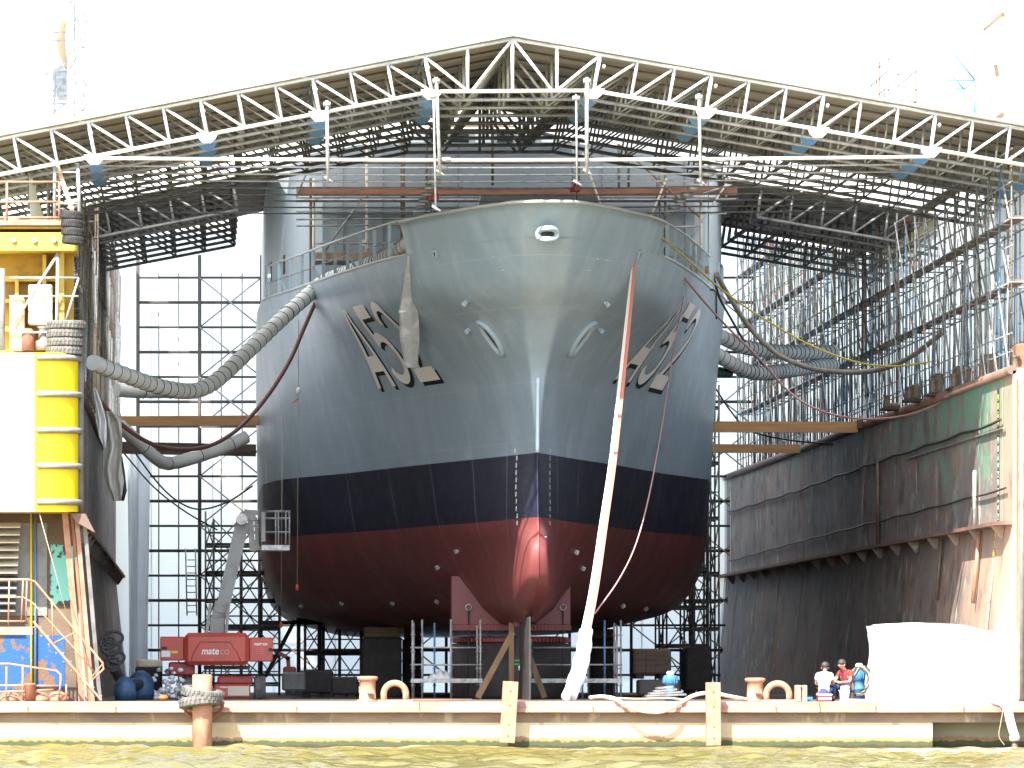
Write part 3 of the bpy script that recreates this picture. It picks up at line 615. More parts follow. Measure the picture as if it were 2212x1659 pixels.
# bulwark of the forecastle
Yl = np.concatenate([np.linspace(0, 1, 14) ** 2.2 * (183 - 175.8) + 175.8]); bl = np.interp(Yl, Yt, bt)
cu = [(174.9, 0), (174.99, .62), (176, 1.33), (177.2, 1.95), (178.6, 2.5), (180, 3.08), (181.5, 3.5), (183, 3.86)]
fu = np.linspace(0, 1, 14) ** 2.2; Yu = 174.9 + fu * 8.1; bu = pchip([c[0] for c in cu], [c[1] for c in cu], Yu); bu[0] = 0; bl[0] = 0; bu[1] = max(bu[1], .2)
m = MB(); zs = np.linspace(0, 1, 5)
for side in (-1, 1):
    outer = [[(cx(182) + side * (bl[i] + (bu[i] - bl[i]) * k), Yl[i] + (Yu[i] - Yl[i]) * k, 14.2 + .93 * k) for i in range(14)] for k in zs]
    m.grid(outer)
    inner = [[(cx(182) + side * max(0, (bl[i] + (bu[i] - bl[i]) * k) - .09), Yl[i] + (Yu[i] - Yl[i]) * k + .12, 14.2 + .93 * k) for i in range(14)] for k in zs]
    m.grid(inner, flip=True)
    m.grid([outer[-1], inner[-1]], sm=False); m.grid([[outer[k][-1] for k in range(5)], [inner[k][-1] for k in range(5)]], sm=False)
bw = m.build('bulwark', hm, ship)
bm = bmesh.new(); bm.from_mesh(bw.data); bmesh.ops.remove_doubles(bm, verts=bm.verts, dist=.004); bm.to_mesh(bw.data); bm.free()
m = MB()
m.path([Vector((cx(182) - bu[i], Yu[i], 15.14)) for i in range(13, -1, -1)] + [Vector((cx(182) + bu[i], Yu[i], 15.14)) for i in range(1, 14)], .05, 8)
m.build('bulwark_rail', M['shiplight'], ship)
# stem bar
M['stem'] = mat('pale_stem_paint', (.46, .56, .62), .35)
m = MB(); pts = []
for z in np.linspace(8.37, 10.5, 14): Y, b = row(z); pts.append(Vector((cx(Y[0]), Y[0] - .012, z)))
m.path(pts, .055, 8); m.build('stem_bar', M['stem'], ship)
pts = []
for z in np.linspace(3.7, 8.36, 40): Y, b = row(z); pts.append(Vector((cx(Y[0]), Y[0] - .004, z)))
MB().path(pts, .016, 8).build('stem_weld', hm, ship)
# ring-shaped castings in the bow
def on_hull_ring(px, py, w, h, ang, r, name, side):
    s_, Y, z = hull_hit(px, py, side); c, nrm = hullp(s_, Y, z)
    up = Vector((0, 0, 1)); a = (up - nrm * up.dot(nrm)).normalized(); b_ = nrm.cross(a) * -1
    ca, sa = math.cos(ang), math.sin(ang); u = b_ * ca + a * sa; v = a * ca - b_ * sa
    m = MB(); pts = []
    for k in range(28):
        t_ = 2 * math.pi * k / 28; q = c + u * (w * math.cos(t_)) + v * (h * math.sin(t_))
        # drop the ring on to the shell
        s2, n2 = hullp(s_, q.y, min(q.z, 14.15)); pts.append(s2 + n2 * r * .35)
    m.path(pts, r, 8, closed=True); o = m.build(name, M['fairlead'], ship)
    k = len(pts); rows_ = []
    for f in (.82, .6, .35, .05):
        rw_ = []
        for p in pts + pts[:1]: q = c + (p - c) * f; s2, n2 = hullp(s_, q.y, min(q.z, 14.15), .018); rw_.append(s2)
        rows_.append(rw_)
    m = MB(); m.grid(rows_)
    m.build('opening', M['dark'], o)
    return o
on_hull_ring(1065, 729, .27, .57, 0, .095, 'hawse_pipe', -1); on_hull_ring(1253, 730, .27, .57, 0, .095, 'hawse_pipe', 1)
on_hull_ring(940, 544, .14, .2, 0, .05, 'side_fairlead', -1); on_hull_ring(1381, 549, .14, .2, 0, .05, 'side_fairlead', 1)
# bull nose in the bulwark at the stem
c = Vector((cx(178), 175.36, Z(506, 175.4))); m = MB(); pts = []
for k in range(32):
    t_ = 2 * math.pi * k / 32; ux, uz = math.cos(t_), math.sin(t_)
    pts.append(c + Vector((.26 * (abs(ux) ** .7) * (1 if ux > 0 else -1), -.14 + .2 * abs(ux) - .05 * uz, .15 * (abs(uz) ** .8) * (1 if uz > 0 else -1))))
m.path(pts, .085, 10, closed=True); o = m.build('bow_fairlead', M['fairlead'], ship)
m = MB(); m.v += [tuple(c + (p - c) * .8 + Vector((0, .0, 0))) for p in pts] + [tuple(c + Vector((0, .0, 0)))]
for i in range(32): m.face([i, (i + 1) % 32, 32])
m.build('opening', M['dark'], o)
for px, py, sd in ((1007, 651, -1), (1014, 711, -1), (1307, 652, 1), (1293, 710, 1)):
    s_, Y, z = hull_hit(px, py, sd); c, nn = hullp(s_, Y, z); m = MB(); tn = Vector((0, 0, 1)).cross(nn).normalized()
    m.beam(c - tn * .13 + nn * .05, c + tn * .13 + nn * .05, .07, .06); m.beam(c + nn * -.02 + tn * .03, c + nn * .17 + tn * .03, .06, .12)
    m.build('cleat', M['stanchion'], ship)
for px, py in ((989, 1190), (947, 1225), (1243, 1192), (1257, 1227), (946, 1298), (850, 1302), (739, 1303), (1344, 1307), (1393, 1313), (652, 1308)):
    h = hull_hit(px, py)
    if not h: continue
    c, nn = hullp(h[0], h[1], h[2]); tn = Vector((0, 0, 1)).cross(nn).normalized(); m = MB(); m.beam(c - tn * .09 + nn * .03, c + tn * .09 + nn * .03, .08, .09, up=nn); m.beam(c - tn * .03 + nn * .0, c + tn * .0 + nn * .1, .05, .13); m.build('anode', M['galv'], ship)
rv = random.Random(5)
for px, py in ((1068, 556), (1080, 561), (1088, 584), (1270, 584), (1291, 560), (1312, 563), (872, 880), (845, 845), (800, 618), (1520, 890), (1440, 955), (1178, 1160)):
    h = hull_hit(px, py)
    if not h or h[2] > 14: continue
    c, nn = hullp(h[0], h[1], h[2]); MB().lathe(c - Vector((0, 0, .02)), [(.03, 0), (.045, .02), (.03, .04)], 8).build('lug', M['stanchion'], ship)
# hull number: each letter a painted plate-thin shape following the shell, with its painted black drop shadow
def glyph(ch):
    S = []
    if ch == 'A':
        S += [[((0, 0), (.17, 0)), ((.385, 1), (.5, 1))], [((.83, 0), (1, 0)), ((.5, 1), (.615, 1))], [((.12, .2), (.16, .40)), ((.88, .2), (.84, .40))]]
    else:
        def arc(cx_, cy, rx, ry, t0, t1, w, n=18):
            return [((cx_ + (rx - w[0]) * math.cos(t), cy + (ry - w[1]) * math.sin(t)), (cx_ + rx * math.cos(t), cy + ry * math.sin(t))) for t in np.linspace(t0, t1, n)]
        if ch == '5':
            S += [[((.1, .83), (.1, 1)), ((.92, .83), (.92, 1))], [((.1, .5), (.26, .5)), ((.1, .83), (.26, .83))]]
            a = arc(.46, .33, .52, .33, R(152), R(-152), (.16, .12)); a[0] = ((.26, .46), (.1, .52)); S += [a]
        else:
            a = arc(.5, .69, .48, .31, R(172), R(-22), (.16, .12)); a += [((.55, .42), (.83, .45)), ((.12, .14), (.36, .16))]
            S += [a, [((0, 0), (0, .17)), ((1, 0), (1, .17))]]
    return S
def number(side, Ya, Yb, z0, z1, name, slant):
    tot = len('A52') * 1.0 + 2 * .16; letters = []
    for k, ch in enumerate('A52'):
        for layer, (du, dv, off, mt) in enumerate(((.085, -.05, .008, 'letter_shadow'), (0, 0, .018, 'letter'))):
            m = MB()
            for si, strip in enumerate(glyph(ch)):
                rows = []
                for j in range(len(strip) - 1):
                    sub = 6 if len(strip) <= 3 else 2
                    for q in range(sub + (1 if j == len(strip) - 2 else 0)):
                        f = q / sub; a = [strip[j][0][i] + (strip[j + 1][0][i] - strip[j][0][i]) * f for i in (0, 1)]; b_ = [strip[j][1][i] + (strip[j + 1][1][i] - strip[j][1][i]) * f for i in (0, 1)]
                        rw_ = []
                        for w in np.linspace(0, 1, 4):
                            u = (a[0] + (b_[0] - a[0]) * w + k * 1.16 + du) / tot; v = a[1] + (b_[1] - a[1]) * w + dv
                            p, _ = hullp(side, Ya + (Yb - Ya) * u + slant * v, z0 + (z1 - z0) * v, off + .0015 * si); rw_.append(p)
                        rows.append(rw_)
                m.grid(rows, sm=False)
            if layer == 0: sh = m
            else:
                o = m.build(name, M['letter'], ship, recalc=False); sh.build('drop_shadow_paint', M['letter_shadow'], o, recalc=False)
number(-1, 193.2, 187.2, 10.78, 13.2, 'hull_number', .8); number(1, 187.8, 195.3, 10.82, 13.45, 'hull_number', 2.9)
# draft marks at the forefoot
m = MB()
for px, ch in ((1116, 0), (1187, 1)):
    for i in range(11):
        py = 974 + i * 15.6; h = hull_hit(px + (2 if i in (0, 1, 9, 10) and ch == 0 else 0) - (4 if i == 0 and ch == 0 else 0), py, -1 if ch == 0 else 1)
        if not h: continue
        c, nn = hullp(*h); a = Vector((0, 0, 1)); a = (a - nn * a.dot(nn)).normalized(); tn = a.cross(nn) * (1 if ch == 0 else 1); c = c + nn * .012
        w, hh = (.07, .11); segs = [((-1, -1), (-1, 1)), ((-1, 1), (1, 1)), ((-1, -1), (1, -1)), ((1, -1), (1, 1)), ((-1, 0), (1, 0))] if ch == 0 else [((0, -1), (0, 1)), ((0, -1), (.6, -1))]
        for (a0, a1) in segs:
            p = c + tn * (w / 2 * a0[0]) + a * (hh / 2 * a0[1]); q = c + tn * (w / 2 * a1[0]) + a * (hh / 2 * a1[1]); m.beam(p, q, .022, .006, up=nn)
m.build('draft_mark', M['whitemark'], ship)
# superstructure
def sup_plan(Y): return 6.35 if Y < 199 else 6.35 + (7.35 - 6.35) * min(1, (Y - 199) / 9)
plan = []
for s_ in (-1, 1):
    q = [(s_ * 5.3, 199.0), (s_ * 5.75, 199.08), (s_ * 6.1, 199.3), (s_ * 6.35, 199.75), (s_ * 6.72, 202), (s_ * 7.1, 205), (s_ * 7.4, 208.5), (s_ * 7.3, 228), (s_ * 7.2, 236)]
    if s_ > 0: q = [(a + .28, b) for a, b in q]
    plan += q[::-1] if s_ < 0 else q
m = MB(); zz = (14.2, 18.75)
m.grid([[(cx(Y) + b, Y, z) for b, Y in plan] for z in zz], sm=False)
m.v and m.face([len(plan) + i for i in range(len(plan))])
sup = m.build('superstructure', M['supergrey'], ship)
def flank_pt(px):                                            # where a pixel column meets the left flank
    for i in range(len(plan) // 2 - 1):
        (b0, Y0), (b1, Y1) = plan[i], plan[i + 1]
        for k in range(40):
            f = k / 40; b = b0 + (b1 - b0) * f; Y = Y0 + (Y1 - Y0) * f
            b2 = b0 + (b1 - b0) * (f + .025); Y2 = Y0 + (Y1 - Y0) * (f + .025)
            if (VX + (cx(Y) + b) * F / Y - px) * (VX + (cx(Y2) + b2) * F / Y2 - px) <= 0: return Vector((cx(Y) + b, Y, 0)), Vector((b2 - b, Y2 - Y, 0)).normalized()
    return None
for px, y0, y1 in ((574, 573, 614), (581, 569, 609), (586.5, 566, 607), (614, 551, 592)):
    h = flank_pt(px)
    if h:
        c, d_ = h; nn = Vector((d_.y, -d_.x, 0)).normalized()
        if nn.x > 0: nn = -nn
        z0, z1 = Z(y1, c.y), Z(y0, c.y); w = .22
        MB().prism([c - d_ * w + nn * .01 + Vector((0, 0, z0)), c + d_ * w + nn * .01 + Vector((0, 0, z0)), c + d_ * w + nn * .01 + Vector((0, 0, z1)), c - d_ * w + nn * .01 + Vector((0, 0, z1))], nn * -.05).build('window', M['dark'], sup)
m = MB()
for px0 in (1462, 1500): pass
m.bbox(6.3, 12.4, 199.6, 206, 18.752, 19.25, .05); br = m.build('bridge', M['shiplight'], sup)
for i in range(8): m = MB(); x0 = 6.65 + i * .7; m.box(x0, x0 + .5, 199.57, 199.61, 18.87, 19.16); m.build('bridge_window', M['glass'] if i % 3 else M['white'], br)
# details on the front of the superstructure: door, vents, ledges, pipes
m = MB(); m.path([(X(1485, 198.9) , 198.93, Z(626, 199)), (X(1541, 199), 198.93, Z(626, 199)), (X(1547, 199), 198.93, Z(632, 199)), (X(1547, 199), 198.93, Z(690, 199))], .03, 6); m.build('door_seal', M['black'], sup)
m = MB(); m.box(X(676, 199) , X(1505, 199), 198.94, 199.0, 16.55, 16.62); m.box(X(676, 199), X(1505, 199), 198.96, 199.0, 15.2, 15.24); m.build('stringer', M['shipgrey'], sup)
for px in (700, 742, 828, 990, 1300, 1480, 1530): MB().box(X(px, 199) - .02, X(px, 199) + .02, 198.96, 199.0, 14.21, 18.7).build('plate_seam', M['shipgrey'], sup)
for px, py, w, h in ((808, 582, .55, .5), (868, 580, .5, .45)): MB().bbox(X(px - 20, 199), X(px + 22, 199), 198.7, 198.96, Z(py + 14, 199), Z(py - 14, 199), .06).build('vent_box', M['shipgrey'], sup)
MB().lathe((X(786, 198.7), 198.75, Z(524, 198.7)), [(.04, 0), (.1, .03), (.1, .06)], 12, axis='y').build('flood_lamp', M['white'], sup)
# capstan house and gear on the forecastle, seen just above the bulwark
MB().prism([(X(1000, 190), 190, 14.2), (X(1320, 190), 190, 14.2), (X(1290, 190), 190, Z(424, 190)), (X(1040, 190), 190, Z(420, 190))], (0, 2.4, 0)).build('deck_house', M['shipgrey'], ship)
# deck rails
for side in (-1, 1):
    rail = [Vector((cx(Y) + side * (bb(Y, 14.2) - .08), Y, 15.27)) for Y in np.linspace(183.2, 204.5, 20)]
    MB().path(rail, .035, 8).build('hand_rail', M['shiplight'], ship)
    mid = [p - Vector((0, 0, .55)) for p in rail]; MB().path(mid, .015, 6).build('wire', M['galv_dark'], ship)
    for k, Y in enumerate(np.linspace(183.3, 204.4, 12)):
        x = cx(Y) + side * (bb(Y, 14.2) - .08); m = MB(); m.box(x - .05, x + .05, Y - .02, Y + .02, 14.18, 15.24)
        if k % 3 == 1: m.beam((x, Y, 14.8), (x - side * .32, Y, 14.2), .08, .03, up=(0, 1, 0))
        m.build('stanchion', M['stanchion'], ship)
    m = MB(); m.path([Vector((cx(Y) + side * (bb(Y, 14.2) - .02), Y, 14.22)) for Y in np.linspace(183.2, 206, 20)], .05, 6); m.build('deck_edge_bar', M['shiplight'], ship)
# clear plastic wrap hanging over the left hull number
pts = [(882.5, 553, 0), (881, 600, 0), (881, 670, 0), (884, 730, 0), (889, 794, 0)]; hw = [.02, .12, .25, .26, .18]
rows = []
for k in range(25):
    f = k / 24; i = min(3, int(f * 4)); g_ = f * 4 - i; px = pts[i][0] + (pts[i + 1][0] - pts[i][0]) * g_; py = 553 + (794 - 553) * f; w = np.interp(f, [0, .2, .48, .73, 1], hw)
    h = hull_hit(px, max(py, 566), -1); Y = h[1] - .3 if h else 181
    if k == 0: Y0 = Y
    Y = min(Y, Y0 + .1 + f * 3.4); c = P(px, py, Y); ring = []
    for j in range(15):
        t_ = 2 * math.pi * j / 14; rr = 1 + .22 * math.sin(5 * t_ + f * 3) ; ring.append(c + Vector((w * rr * math.cos(t_), .6 * w * rr * math.sin(t_), 0)))
    rows.append(ring)
wr = MB().grid(rows).build('plastic_wrap', M['plastic']); tag(wr, 'crumpled clear plastic wrap hanging over the left A52 number', 'plastic wrap')
mid_ = [rows[12][j] + Vector((0, 0, 0)) for j in range(15)]
band = [[p + Vector(((p - P(882, 672, p.y)).x * .06, -.015, dz + .25 * (p.x - rows[12][7].x))) for p in mid_] for dz in (-.03, .06)]
MB().grid(band).build('white_band', M['white'], wr)
# ---------------------------------------------------------------- under the ship
cr = thing('keel_cradle', 'red painted steel cradle with toothed edge behind the bulb under the ship', 'support', (X(1104, 190), 190, ZD))
Yc = 190.6; m = MB(); m.box(X(976, Yc), X(1232, Yc), Yc, Yc + 1.2, Z(1348, Yc), Z(1245, Yc)); m.build('side_plate', M['keelred'], cr)
m = MB(); m.box(X(976, Yc), X(1232, Yc), Yc - .1, Yc + 1.2, Z(1362, Yc), Z(1349, Yc)); m.build('toothed_edge', M['keelred'], cr)
m = MB()
for i in range(34): px = 979 + i * 7.6; m.box(X(px, Yc), X(px, Yc) + .04, Yc - .16, Yc - .1, Z(1361, Yc), Z(1350, Yc))
m.build('teeth', M['redp'], cr)
for px in (1012, 1216): MB().torus((X(px, Yc), Yc - .08, Z(1312, Yc)), .09, .02, 14, 6, axis='y').build('ring', M['galv'], cr); MB().tube((X(px, Yc), Yc - .1, Z(1318, Yc)), (X(px - 2, Yc), Yc - .15, Z(1500, Yc)), .02, 6).build('chain', M['dark'], cr)
dr = thing('sonar_dome_block', 'dark grey drum block with red toothed rim standing on the dock floor under the cradle', 'support', (X(1104, 191), 191, ZD))
c = Vector((X(1104, 192.4), 192.4, ZD)); h = Z(1390, 191) - ZD
MB().lathe(c, [(1.78, 0), (1.8, .1), (1.8, h), (1.6, h + .02)], 40).build('drum', M['dark'], dr)
MB().lathe(c + Vector((0, 0, h + .022)), [(1.76, 0), (1.8, .04), (1.76, .17), (1.5, .2)], 40).build('red_rim', M['keelred'], dr)
m = MB()
for i in range(40): a = math.pi + math.pi * i / 39; m.box(c.x + 1.81 * math.cos(a) - .015, c.x + 1.81 * math.cos(a) + .015, c.y + 1.81 * math.sin(a) - .03, c.y + 1.81 * math.sin(a) + .02, c.z + h + .05, c.z + h + .18)
m.build('teeth', M['redp'], dr)
kp = thing('keel_post', 'upright steel post with a green band carrying the bow under the bulb', 'post', (X(1122, 187), 187, ZD))
m = MB(); x0, x1 = X(1111, 187.0), X(1135, 187.0); zt = Z(1336, 187.0)
m.box(x0, x1, 186.8, 186.84, ZD, zt); m.box(x0, x1, 187.1, 187.14, ZD, zt); m.box((x0 + x1) / 2 - .02, (x0 + x1) / 2 + .02, 181.341, 187.099, ZD, zt); m.build('beam', M['dark'], kp)
m = MB(); m.box(x0 - .006, x1 + .006, 186.79, 187.15, zt - .24, zt + .03); m.build('red_head', M['keelred'], kp)
for y in (1426, 1434): MB().box(x0 - .008, x1 + .008, 186.785, 187.155, Z(y + 3, 187.0), Z(y - 1, 187.0)).build('green_band', M['green'], kp)
MB().tube((x0 + .14, 186.75, Z(1448, 187.0)), (x0 + .14, 186.75, Z(1438, 187.0)), .03, 8).build('hook', M['white'], kp)
MB().bbox(x0 - .25, x1 + .25, 186.5, 187.45, ZD, ZD + .06, .01).build('foot_plate', M['dark'], kp)
tag(MB().bbox(X(1099, 188.4), X(1112, 188.4), 188.3, 188.6, ZD, Z(1340, 188.4), .02).build('timber_post', M['timber_prop']), 'upright brown timber post just behind the steel keel post', 'timber post')
for (a, b_, lb) in (((1107, 1367, 186.7), (1031, 1503, 186.1), 'left slanting brown timber shore leaning against the keel post'), ((1136, 1398, 186.7), (1177, 1503, 186.1), 'right slanting brown timber shore leaning against the keel post')):
    q = P(*b_); q.z = ZD + .03; tag(MB().beam(P(*a), q, .17, .17, up=(0, 1, 0)).build('timber_shore', M['timber_prop']), lb, 'timber shore', 'timber shores at the keel post')
# dock blocks under the bottom
for px0, px1, y, Y, nm in ((783, 868, 1358, 205, 'wide dark dock block left of the sonar drum under the flat bottom'), (872, 915, 1358, 212, 'narrow dark dock block beside the sonar drum'), (1278, 1330, 1358, 214, 'dark dock block right of the white sleeved strap')):
    o = thing('dock_block', nm, 'dock block', (X(px0, Y), Y, ZD), 'dock blocks under the ship')
    MB().bbox(X(px0, Y), X(px1, Y), Y, Y + 1.6, ZD, 3.2, .04).build('block', M['dark'], o); MB().bbox(X(px0, Y) + .05, X(px1, Y) - .05, Y + .1, Y + 1.5, 3.2, 3.56, .03).build('timber_cap', M['timber_dark'], o)
# ---------------------------------------------------------------- roof trusses over the bow
YT = 171.95
def tp(px, py): return Vector((X(px, YT), YT, Z(py, YT)))
LT = [tp(917.6 - 80.8 * i, 122.6 + 15.6 * i) for i in range(14)]; LB = [tp(933 - 80.9 * i, 198 + 15.55 * i) for i in range(14)]
RT = [tp(1297 + 80.5 * i, 119 + 14.05 * i) for i in range(14)]; RB = [tp(1282 + 81 * i, 196 + 14. * i) for i in range(14)]
RIDGE = tp(1107, 84)
TIE_Z = Z(342, YT)
def gusset(m, p, s_):
    w = .3; m.prism([p + Vector((-w, -.02, .05)), p + Vector((w, -.02, .05)), p + Vector((w * .75, -.02, -.1)), p + Vector((.1, -.02, -.22)), p + Vector((-.12, -.02, -.22)), p + Vector((-w * .8, -.02, -.1))], (0, .04, 0))
def truss(label, gm, Y=YT, tie=True, side=None, lim=None, group='roof trusses over the bow', A_=None, thin=1.):
    o = thing('roof_truss', label, 'roof truss', (RIDGE.x if side is None else (0 if side < 0 else 19), YT, 16.5), group); A_ = A_ or M['alu']
    sel = lambda pts: [p for p in pts if lim is None or (p.x < lim if side < 0 else p.x > lim)]
    ends = []
    for s_, tt, bb_ in ((-1, LT, LB), (1, RT, RB)):
        if side is not None and s_ != side: continue
        tt, bb_ = sel(tt), sel(bb_); n = min(len(tt), len(bb_)); tt, bb_ = tt[-n:], bb_[-n:]
        T('top_chord', RIDGE if side is None else tt[0], tt[-1], .055 * thin ** 2, A_ if thin == 1 else M['galv_rust'], o, 8); T('bottom_chord', bb_[0], bb_[-1], .055, A_, o, 8)
        for i in range(n):
            T('web_post', tt[i], bb_[i], .043 * thin if i % 3 else .055 * thin, A_, o)
            if i + 1 < n: T('diagonal', tt[i + 1] - (tt[i + 1] - bb_[i]).normalized() * .1, bb_[i], .04 * thin, A_, o)
            if i % 3 == 0:
                if gm is None: continue
                m = MB(); gusset(m, bb_[i], s_); m.build('gusset_plate', gm, o)
                m = MB(); m.beam(tt[i] + Vector((-.28, -.03, .02)), tt[i] + Vector((.05, -.03, -.03)), .03, .07, up=(0, 1, 0)); m.build('splice_plate', gm, o); T('coupler', tt[i] + Vector((.09, 0, -.35)), tt[i] + Vector((.09, -.12, -.3)), .04, gm, o)
    if side is None:
        T('bottom_chord', LB[0], RB[0], .055, A_, o, 8)
        a, b_ = tp(1010, 101.5), tp(1010, 196); c, d_ = tp(1203, 101.5), tp(1203, 196)
        for p, q in ((a, b_), (c, d_), (RIDGE, tp(1107, 197))): T('web_post', p, q, .05, A_, o)
        for p, q in ((LT[0], b_), (RIDGE, b_ + Vector((.12, 0, 0))), (RIDGE, d_ - Vector((.12, 0, 0))), (RT[0], d_)): T('diagonal', p, q, .045, A_, o)
    if tie:
        xa, xb = LB[9].x, RB[9].x; k = 10; pts = [Vector((xa + (xb - xa) * i / k, YT, TIE_Z - .07 * math.sin(math.pi * i / k) + .04 * i / k)) for i in range(k + 1)]
        MB().path(pts, .05 * thin * thin, 8).build('tie_rod', A_, o)
        for x in (X(960, YT), X(1560, YT)): T('tie_coupler', (x - .18, YT, TIE_Z - .04), (x + .18, YT, TIE_Z - .03), .07, M['galv'], o, 8)
    return o
t_a = truss('bright sunlit roof truss at the open front of the shed', M['white'], A_=M['alu_sunlit'])
# hanging scaffold tubes on the front truss
for (x0, y0, x1, y1, r) in ((942, 168, 950, 378, .05), (936, 200, 941, 455, .03), (706, 218, 708, 392, .05), (1267, 168, 1267, 376, .055), (1244, 205, 1246, 400, .03), (1509, 203, 1513, 398, .045)):
    T('hanger', tp(x0, y0) - Vector((0, .12, 0)), tp(x1, y1) - Vector((0, .12, 0)), r, M['galv'], t_a, 8)
    MB().tube(tp(x0, y0 + 8) - Vector((.1, .12, 0)), tp(x0, y0 + 8) - Vector((-.1, .12, 0)), .07, 8).tube(tp(x1, y1 - 8) - Vector((.1, .12, -.02)), tp(x1 + 10, y1 + 2) - Vector((0, .12, 0)), .035, 6).build('coupler', M['galv'], t_a)
ordn = ['second', 'third', 'fourth', 'fifth', 'sixth', 'seventh', 'eighth', 'ninth', 'tenth']
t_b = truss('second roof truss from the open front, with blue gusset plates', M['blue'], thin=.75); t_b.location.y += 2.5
t_c = truss('fifth roof truss from the open front, its tubes coloured darker for the shade', None, A_=M['galv_dark'], thin=.7); t_c.location.y += 10  # darker steel than the front trusses, roof shade put into the colour
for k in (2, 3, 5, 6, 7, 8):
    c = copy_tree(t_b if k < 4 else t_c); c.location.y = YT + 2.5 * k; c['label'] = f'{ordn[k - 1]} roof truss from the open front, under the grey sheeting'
cn = thing('shed_roof', 'low pitched grey roof sheeting of the temporary shed over the bow', 'roof', (RIDGE.x, 172, 17))
SL, SR = (RIDGE.z - LT[-1].z) / (RIDGE.x - LT[-1].x), (RIDGE.z - RT[-1].z) / (RT[-1].x - RIDGE.x)
def roof_z(x): return RIDGE.z - (SL * (RIDGE.x - x) if x < RIDGE.x else SR * (x - RIDGE.x))
def sheet(x0, x1, y0, y1, lift=.11, nx=24, sag=.05):
    ys = np.linspace(y0, y1, max(4, int((y1 - y0) / .6)))
    return [[(x, y, roof_z(x) + lift - sag * abs(math.sin((y - YT) * math.pi / 2.5)) - .02 * math.sin(x * 2.1 + y)) for x in np.linspace(x0, x1, nx)] for y in ys]
for (x0, x1, ye) in ((-9.5, RIDGE.x, 193.2), (RIDGE.x, 25.0, 193.2)):
    o = MB().grid(sheet(x0, x1, 171.82, ye)).build('roof_sheet', M['roofsheet'], cn); md_ = o.modifiers.new('thick', 'SOLIDIFY'); md_.thickness = .04; md_.offset = 1
for k, p in enumerate(LT[::3] + [RIDGE] + RT[::3]):
    T('purlin', (p.x, 172.36, roof_z(p.x) + .02), (p.x, 193, roof_z(p.x) + .02), .04, M['galv'], cn)
m = MB(); m.path([(-9.4, 171.76, roof_z(-9.4) + .1), (RIDGE.x, 171.76, RIDGE.z + .1), (25, 171.76, roof_z(25) + .1)], .05, 6); m.build('front_edge_tube', M['alu_sunlit'], cn)
# second roof further back, in two halves beside the ship
for s_, (xa, xb), lb in ((-1, (-6.0, 2.5), 'left half of the second shed roof, dark underside behind the first roof'), (1, (16.5, 24.6), 'right half of the second shed roof behind the ship and the scaffolding')):
    o = thing('shed_roof', lb, 'roof', (xa, 202, 17)); q = MB().grid(sheet(xa, xb, 202, 220, nx=16)).build('roof_sheet', M['roofsheet'], o); md_ = q.modifiers.new('thick', 'SOLIDIFY'); md_.thickness = .04
    MB().grid(sheet(xa, xb, 219.95, 222.3, lift=.15, nx=16)).build('added_leak_sheet', M['tarp'], o)  # added strip that closes a gap where sun leaked in
    for x in np.linspace(xa + .3, xb - .2, 4): T('purlin', (x, 202, roof_z(x) + .02), (x, 220, roof_z(x) + .02), .045, M['galv'], o)
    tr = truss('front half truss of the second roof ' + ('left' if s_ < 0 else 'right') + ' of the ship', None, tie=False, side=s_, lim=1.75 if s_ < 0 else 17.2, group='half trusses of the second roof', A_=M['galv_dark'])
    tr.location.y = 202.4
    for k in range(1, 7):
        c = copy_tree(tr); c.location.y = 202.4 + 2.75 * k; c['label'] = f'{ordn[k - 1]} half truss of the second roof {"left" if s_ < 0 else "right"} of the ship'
for (x0, x1, ye, lb_) in ((-9.5, 2.2, 201.9, 'left of the ship'), (2.2, RIDGE.x, 201.9, 'over the left half of the foredeck'), (RIDGE.x, 16.9, 201.9, 'over the right half of the foredeck'), (16.9, 25.0, 201.9, 'right of the ship')):
    o = thing('added_diffuser_sheet', f'{"bright white translucent" if x0 < 0 or x1 > 20 else "thin pale grey"} roof sheet {lb_} added behind the first roof to soften the sun', 'roof sheet', (x0, 193.3, 17)); MB().grid(sheet(x0, x1, 193.2, ye, nx=16)).build('sheet', M['tarp' if x0 < 0 or x1 > 20 else 'diffuser_sheet'], o)  # sheets added over the open gap to diffuse and hold back sun
# chain hoists
for px, py, Y, lb in ((940, 425, 180.5, 'red chain hoist hanging left above the bow'), (1246, 406, 180.5, 'larger red chain hoist hanging right above the bow')):
    o = thing('chain_hoist', lb, 'chain hoist', P(px, py, Y)); c = P(px, py, Y)
    MB().bbox(c.x - .1, c.x + .1, Y - .1, Y + .1, c.z - .12, c.z + .08, .03).tube(c + Vector((-.2, 0, -.08)), c + Vector((.0, 0, -.02)), .06, 8).lathe(c + Vector((0, 0, .08)), [(.09, 0), (.06, .12), (.03, .2)], 10).build('body', M['redp'], o)
    T('chain', c + Vector((0, 0, .28)), (c.x, Y, 17.9), .02, M['galv'], o); T('chain', c + Vector((0, 0, -.12)), c + Vector((0, 0, -.42)), .015, M['dark'], o)
    MB().torus(c + Vector((0, 0, -.5)), .08, .022, 14, 6, axis='y', a0=-2.4, a1=2.2).build('hook', M['dark'], o)
